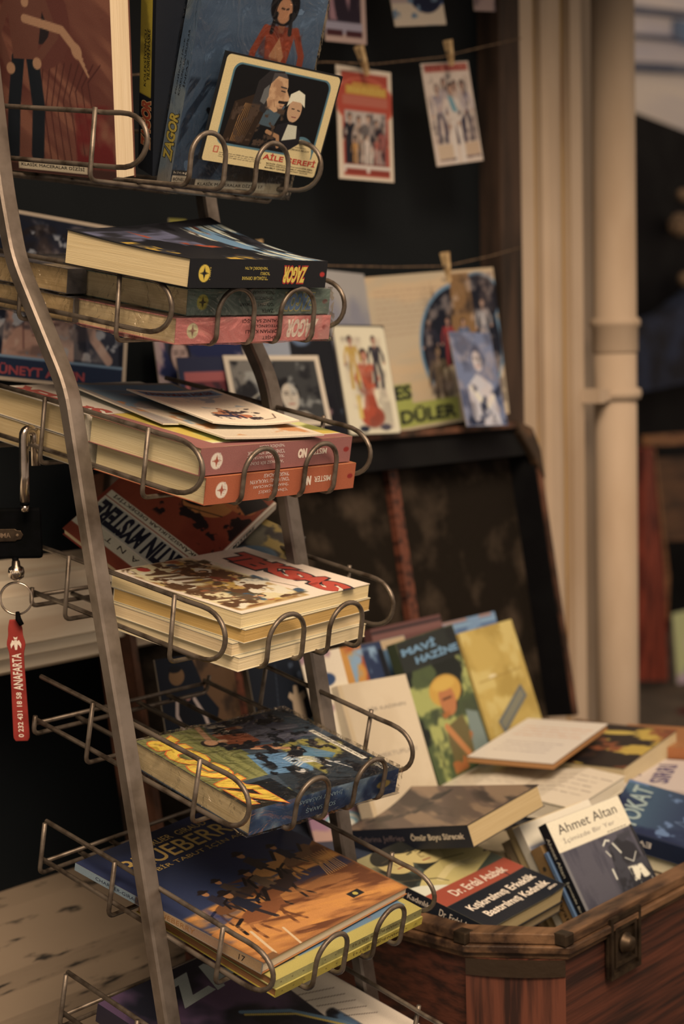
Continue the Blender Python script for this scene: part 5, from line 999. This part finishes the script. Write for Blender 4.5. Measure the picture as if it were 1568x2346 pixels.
for k, (t_, dyy, cv, lb, sx_) in enumerate(((.0050, -.030, (84, 102, 128), 'thin blue-spined paperback right behind the black and white one', [TEX('öykü', .80, .5, .12, .5, (150, 150, 150))]),
        (.020, -.020, (136, 98, 58), 'tan paperback spine with small black lettering, behind the thin blue one', [TEX('Hayat', .60, .5, .18, .45, INK), TEX('●', .86, .5, .03, .30, (60, 50, 40))]),
        (.014, .012, (206, 180, 152), 'cream paperback with grey picture, behind the tan spine', []), (.012, .014, (196, 156, 104), 'yellowed paperback leaning behind the cream one', []),
        (.018, .004, (178, 142, 104), 'tan paperback with a red edge, last of the leaning row', [TEX('———————', .5, .2, .8, .06, (150, 50, 40))]))):
    c = Cv(.12, .18, cv, 60, 110 + k)
    if k == 2: c.rect(0, 0, 1, .86, (110, 102, 106)).nz((84, 78, 82), 4, .45, .6, 1, (0, 0, 1, .86))
    book(RP('altan', -off, -.004 + .002 * k, dy0 + dyy), w - .004, AH, t_, c, lb, group=None, cover=cv, spine=cv, pages=(206, 172, 126), stexts=sx_); off += t_ + .0022
# blue book at the right
c_, ex_, ey_, w_, h_ = RECT['tokat']; ex_ = np.array(ex_); ey_ = np.array(ey_); cc = np.array(c_) + ex_ * (.20 - w_) / 2
TM = pose((cc[0], cc[1], cc[2] + H), ey_, -ex_)
c = Cv(.134, .20, (34, 42, 66), 150, 105); c.grad((32, 40, 64), (58, 80, 94), .5, .95).nz((26, 34, 60), 3, .45, .6, 1).rect(0, .0, .02, 1, (24, 28, 40)).line([(.25, .35), (.50, .50), (.42, .62), (.25, .35)], .006, (96, 108, 130)).line([(.5, .30), (.8, .42)], .02, (150, 108, 60)).line([(.60, .42), (.72, .30)], .012, (150, 108, 60)).nz((84, 100, 128), 9, .62, .68, 3)
book(TM, .134, .20, .0235, c, 'dark blue paperback with pale lettering lying at the right of the trunk', cover=(38, 50, 84), spine=(28, 32, 48), pages=(200, 166, 120),
     texts=[('TOKAT', .50, .885, .84, .12, (140, 142, 130), dict(bold=.02))], stexts=[TEX('EVİNİ', .80, .5, .20, .42, (196, 170, 150), up=True, bold=.02), TEX('Bilgi', .40, .5, .16, .36, (150, 60, 50), up=True)])
for k, (dz, col, lb) in enumerate((( -.026, (206, 178, 140), 'cream paperback directly under the dark blue one'), (-.048, (186, 146, 96), 'tan paperback at the bottom under the dark blue one'))):
    c = Cv(.134, .20, (150, 120, 90), 30, 120 + k); book(TM @ Matrix.Translation((.006 - .014 * k, -.004, dz)), .134, .20, .019, c, lb, cover=(90, 70, 54), spine=col, pages=col)
# white open book and the ones behind
w, h = RECT['w1'][3:]
c = Cv(w, h, (202, 172, 142), 160, 106)
for k in range(5): c.writing(.60, .94, .80 - .12 * k, .016, (110, 90, 80), 4, k, 0); c.writing(.06, .46, .82 - .13 * k, .010, (120, 100, 90), 5, 9 + k, 18)
c.rect(.50, 0, .508, 1, (160, 130, 104))
book(RP('w1'), w, h, .018, c, 'open white book with handwriting lying in the middle of the trunk', 'open_book', cover=(202, 172, 142), pages=(210, 180, 150), warp=lambda x, y: .006 * (1 - np.abs(np.abs(x) * 4 - 1)))
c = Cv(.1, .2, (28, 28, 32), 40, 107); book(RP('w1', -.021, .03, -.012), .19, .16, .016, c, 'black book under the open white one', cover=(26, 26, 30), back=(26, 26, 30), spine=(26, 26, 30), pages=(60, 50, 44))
w, h = RECT['w2'][3:]; w *= 1.25
c = Cv(w, h, (206, 178, 156), 120, 108)
for k in range(4): c.writing(.12, .9, .80 - .07 * k, .014, (186, 120, 86), 5, k)
for k in range(4): c.writing(.15, .8, .42 - .07 * k, .010, (120, 100, 100), 6, k + 5)
book(RP('w2', .001, -.006), w, h, .008, c, 'white-backed thin book with orange edge at the back right of the trunk pile', cover=(206, 178, 156), back=(150, 96, 50), spine=(150, 96, 50), pages=(160, 106, 62))
w, h = RECT['dk'][3:]
c = Cv(w, h, (44, 28, 22), 120, 109); c.nz((176, 136, 52), 3, .50, .58, 1).nz((120, 60, 32), 4, .56, .62, 2).nz((26, 20, 20), 5, .52, .58, 3).ell(.3, .8, .14, .05, (184, 146, 60), 10)
book(RP('dk', .003, .006), w, h, .034, c, 'thick paperback with dark and yellow cover lying behind the open white book', cover=(40, 28, 24), pages=(190, 154, 110))
p_ = onZ(1555, 1775, -.575); c = Cv(.13, .2, (190, 160, 142), 60, 111); 
book(pose(p_, (.9, .35, 0), (-.35, .9, 0)), .16, .20, .018, c, 'pale paperback with purple lettering at the right edge of the picture', cover=(190, 160, 142), pages=(190, 156, 112), texts=[('YAŞAMIN', .5, .80, .8, .12, (84, 66, 92), dict(bold=.03)), ('SIRRI', .5, .60, .6, .12, (84, 66, 92), dict(bold=.03))])
p_ = onZ(1580, 1690, -.56); c = Cv(.13, .2, (150, 90, 46), 40, 112)
book(pose(p_, (.9, .35, 0), (-.35, .9, 0)), .13, .20, .016, c, 'orange-brown paperback at the far right edge of the trunk pile', cover=(150, 84, 44), pages=(150, 110, 74))
# standing row
def stand(k, t, ext, art, lb, cover, texts=(), dx=0, pages=(196, 160, 112), off=0):
    w, h = RECT[k][3:]; return book(RP(k, off, dx, -ext / 2), w, h + ext, t, art(Cv(w, h + ext, cover, 130, hash(k) % 97 if False else len(lb))), lb, cover=cover, pages=pages, texts=texts)
def a1(c): c.nz((158, 122, 54), 4, .42, .62, 1).nz((186, 152, 84), 5, .56, .66, 2).poly([(.22, .28), (.28, .18), (.86, .40), (.80, .50)], (84, 84, 84)).poly([(.26, .27), (.30, .21), (.82, .41), (.78, .47)], (118, 106, 84)).ell(.36, .62, .05, .015, (206, 176, 130)); [c.line([(.1, .60 - .2 * q), (.9, .62 - .2 * q)], .008, (140, 104, 44)) for q in range(0, 1)]; return c
stand('s1', .014, .03, a1, 'mustard yellow paperback with a small blue label, standing at the back of the trunk', (176, 138, 66))
def a2(c):
    c.nz((70, 74, 44), 3, .42, .58, 1).nz((150, 140, 74), 5, .56, .64, 2).nz((26, 28, 24), 5, .54, .60, 3).rect(0, .80, 1, 1, (38, 38, 34)).nz((30, 30, 28), 5, .5, .6, 9, (0, .8, 1, 1))
    c.ell(.55, .62, .17, .10, (180, 128, 50)).ell(.54, .56, .085, .10, (164, 96, 54)).ell(.55, .66, .12, .04, (188, 140, 58)).line([(.47, .57), (.61, .57)], .012, (60, 36, 26)).poly([(.34, .15), (.38, .40), (.70, .44), (.80, .2)], (96, 78, 44)).line([(.40, .40), (.62, .20)], .05, (170, 104, 56)).poly([(.70, .15), (.78, .46), (.96, .42), (.98, .15)], (110, 112, 100)).nz((150, 84, 40), 7, .58, .62, 5, (.3, .1, .8, .5)); return c
stand('s2', .016, .03, a2, 'green and black paperback with a sunflower-yellow hat figure, standing in the trunk', (58, 60, 40), [('MAVİ', .34, .935, .56, .055, (96, 122, 140), dict(bold=.05)), ('HAZİNE', .60, .865, .72, .055, (96, 122, 140), dict(bold=.05))], pages=(206, 172, 128))
stand('s3', .020, .03, lambda c: c.nz((196, 164, 130), 3, .45, .65, 1).rect(0, 0, .06, 1, (184, 150, 112)), 'plain white-covered paperback with faint title, standing front left in the trunk', (188, 156, 122), [('BİR KADININ', .60, .80, .55, .035, (130, 110, 92)), ('MEKTUPLARI', .58, .47, .55, .03, (140, 118, 100))])
def a4(c): c.nz((150, 66, 34), 3, .42, .6, 1).nz((180, 118, 50), 5, .54, .64, 2).rect(.62, .72, 1, 1, (34, 44, 70)).nz((120, 136, 150), 5, .45, .55, 3, (.35, .72, .95, .98)).rect(.90, 0, 1, .94, (26, 26, 30)); return c
stand('s4', .016, .02, a4, 'orange paperback with blue photo strip, standing behind the white-covered one', (150, 70, 36))
def top_strip(px, Y, w, h, lean_, col, lb, t, f=None, ro=0):
    p = onY(px[0], px[1], Y); a = math.radians(lean_); c = Cv(w, h, col, 70, len(lb)); f and f(c); ey = np.array((0, math.sin(a), math.cos(a))); p = p - ey * h / 2
    return book(pose(p, (math.cos(math.radians(ro)), math.sin(math.radians(ro)), 0), ey), w, h, t, c, lb, cover=col, pages=(196, 160, 116))
top_strip((1074, 1414), 1.465, .135, .13, 18, (78, 96, 126), 'blue paperback standing behind the mustard yellow one', .012, lambda c: c.rect(0, .90, 1, .95, (120, 140, 156)).rect(0, .97, 1, 1, (170, 120, 96)).nz((110, 128, 150), 6, .5, .6, 1))
top_strip((930, 1424), 1.440, .160, .13, 16, (96, 58, 52), 'brownish pink paperback standing behind the green and black one', .014, lambda c: c.rect(0, .93, 1, .96, (34, 30, 32)).rect(0, .86, 1, .93, (112, 70, 62)))
top_strip((895, 1462), 1.405, .06, .14, 18, (70, 92, 112), 'narrow blue-grey paperback between the orange and the green standing ones', .014, lambda c: c.rect(0, .90, 1, 1, (176, 140, 104)))
# cards and books at the trunk's left end, seen behind the rack
w, h = RECT['L1'][3:]; c = Cv(w, h * 1.25, (26, 30, 38), 130, 130); c.poly([(.45, 1), (1, 1), (1, 0), (.60, 0), (.72, .35), (.58, .55), (.52, .8)], (112, 76, 50)).nz((70, 50, 38), 3, .48, .62, 1, (.5, 0, 1, 1)).ell(.24, .78, .12, .10, (128, 88, 56), 10).ell(.23, .86, .10, .04, (26, 26, 30)).poly([(.10, .0), (.22, .50), (.42, .50), (.55, .0)], (22, 24, 30)).line([(.20, .52), (.17, .35), (.22, .2), (.30, .02)], .05, (196, 160, 140)).line([(.42, .50), (.52, .30), (.58, .05)], .05, (200, 164, 144)).ell(.34, .52, .04, .03, (150, 100, 84))
card(RP('L1'), w, h * 1.25, c, 'dark brown photo card of a seated woman in black, behind the left post', 'photo_card', 'photo card', t=.002)
w, h = RECT['L2'][3:]; c = Cv(w, h * 1.25, (24, 27, 34), 120, 131); c.nz((56, 60, 70), 8, .58, .64, 1, (.5, .7, 1, 1)).poly([(.60, .22), (.62, .50), (.56, .55), (.60, .60), (.66, .57), (.68, .66), (.74, .66), (.75, .57), (.84, .60), (.86, .54), (.80, .50), (.82, .25)], (176, 140, 108)).poly([(.42, .0), (.70, .26), (1, .34), (1, 0)], (190, 170, 142)).ell(.76, .20, .17, .07, (96, 128, 132), 30).line([(.70, .0), (.78, .18)], .012, (80, 96, 100)).line([(.3, .0), (.45, .9)], .004, (80, 84, 92))
card(RP('L2', .003), w, h * 1.25, c, 'dark card with a white crown shape and teal swirl, beside the right post', 'photo_card', 'photo card', t=.002)
def fw(c): c.ell(.5, .75, .12, .06, (44, 60, 90)); c.ell(.4, .6, .06, .03, (40, 44, 60)); c.nz((150, 110, 110), 4, .6, .7, 1)
place((765, 1620), 1.31, .075, .14, 18, (206, 176, 146), 132, 'white card with small dark dots between the right post and the white-covered book', fw)
p_ = onZ(745, 1945, -.600); c = Cv(.16, .13, (166, 84, 44), 150, 133); c.nz((176, 108, 60), 3, .5, .6, 1, (0, .5, 1, 1)).nz((140, 50, 30), 4, .52, .6, 2, (.4, 0, 1, .6))
c.ell(.22, .36, .10, .12, (26, 22, 22)).ell(.25, .33, .075, .09, (188, 142, 84)).poly([(.15, .0), (.22, .25), (.60, .34), (.62, .0)], (180, 136, 80)).line([(.38, .24), (.42, .22)], .05, INK).nz((70, 50, 34), 14, .58, .62, 3, (.14, 0, .62, .36))
book(pose(p_ + np.array([.0, .02, 0]), (.94, -.34, .02), (.34, .94, -.05)), .200, .150, .016, c, 'orange comic with a figure lying at the left front end of the trunk', cover=(166, 84, 44), pages=(190, 150, 104))
p_ = onZ(815, 1845, -.560); c = Cv(.12, .12, (176, 130, 112), 80, 134); c.nz((150, 104, 116), 3, .45, .6, 1).ell(.35, .3, .2, .14, (110, 142, 146)).ell(.35, .29, .17, .12, (196, 176, 154)).ell(.35, .28, .13, .09, (110, 142, 146)).ell(.35, .27, .10, .07, (196, 176, 154)).rect(.8, 0, 1, 1, (60, 66, 84))
book(pose(p_, (.80, -.60, .05), (.5, .66, .55)), .125, .110, .014, c, 'pastel pink and teal booklet tucked left of the brown cloudy paperback', 'booklet', 'booklet', cover=(170, 126, 110), pages=(200, 166, 130))
# paperbacks lying lower in the trunk
for k, (x, y, z, a, col, lb) in enumerate(((1.62, 1.16, -.600, 5, (196, 160, 120), 'cream paperback lying low in the middle of the trunk'), (1.78, 1.08, -.605, -8, (110, 80, 60), 'brown paperback lying low between the black and white one and the blue one'),
        (1.44, 1.28, -.590, 12, (60, 60, 70), 'dark grey paperback lying low at the back left of the trunk'), (1.92, 1.24, -.590, 3, (150, 120, 90), 'tan paperback lying under the thick dark and yellow one'), (2.02, 1.02, -.625, 10, (190, 156, 112), 'light tan paperback lying low at the right end of the trunk'),
        (1.66, 1.32, -.570, -4, (130, 96, 60), 'brown paperback lying in front of the standing row'))):
    c = Cv(.14, .2, col, 50, 140 + k); c.nz(tuple(np.array(col) * .75), 4, .45, .6, 1); a = math.radians(a)
    book(pose((x, y, z + H), (math.cos(a), math.sin(a), 0), (-math.sin(a), math.cos(a), 0)), .135, .20, .024, c, lb, cover=col, pages=(196, 160, 112))
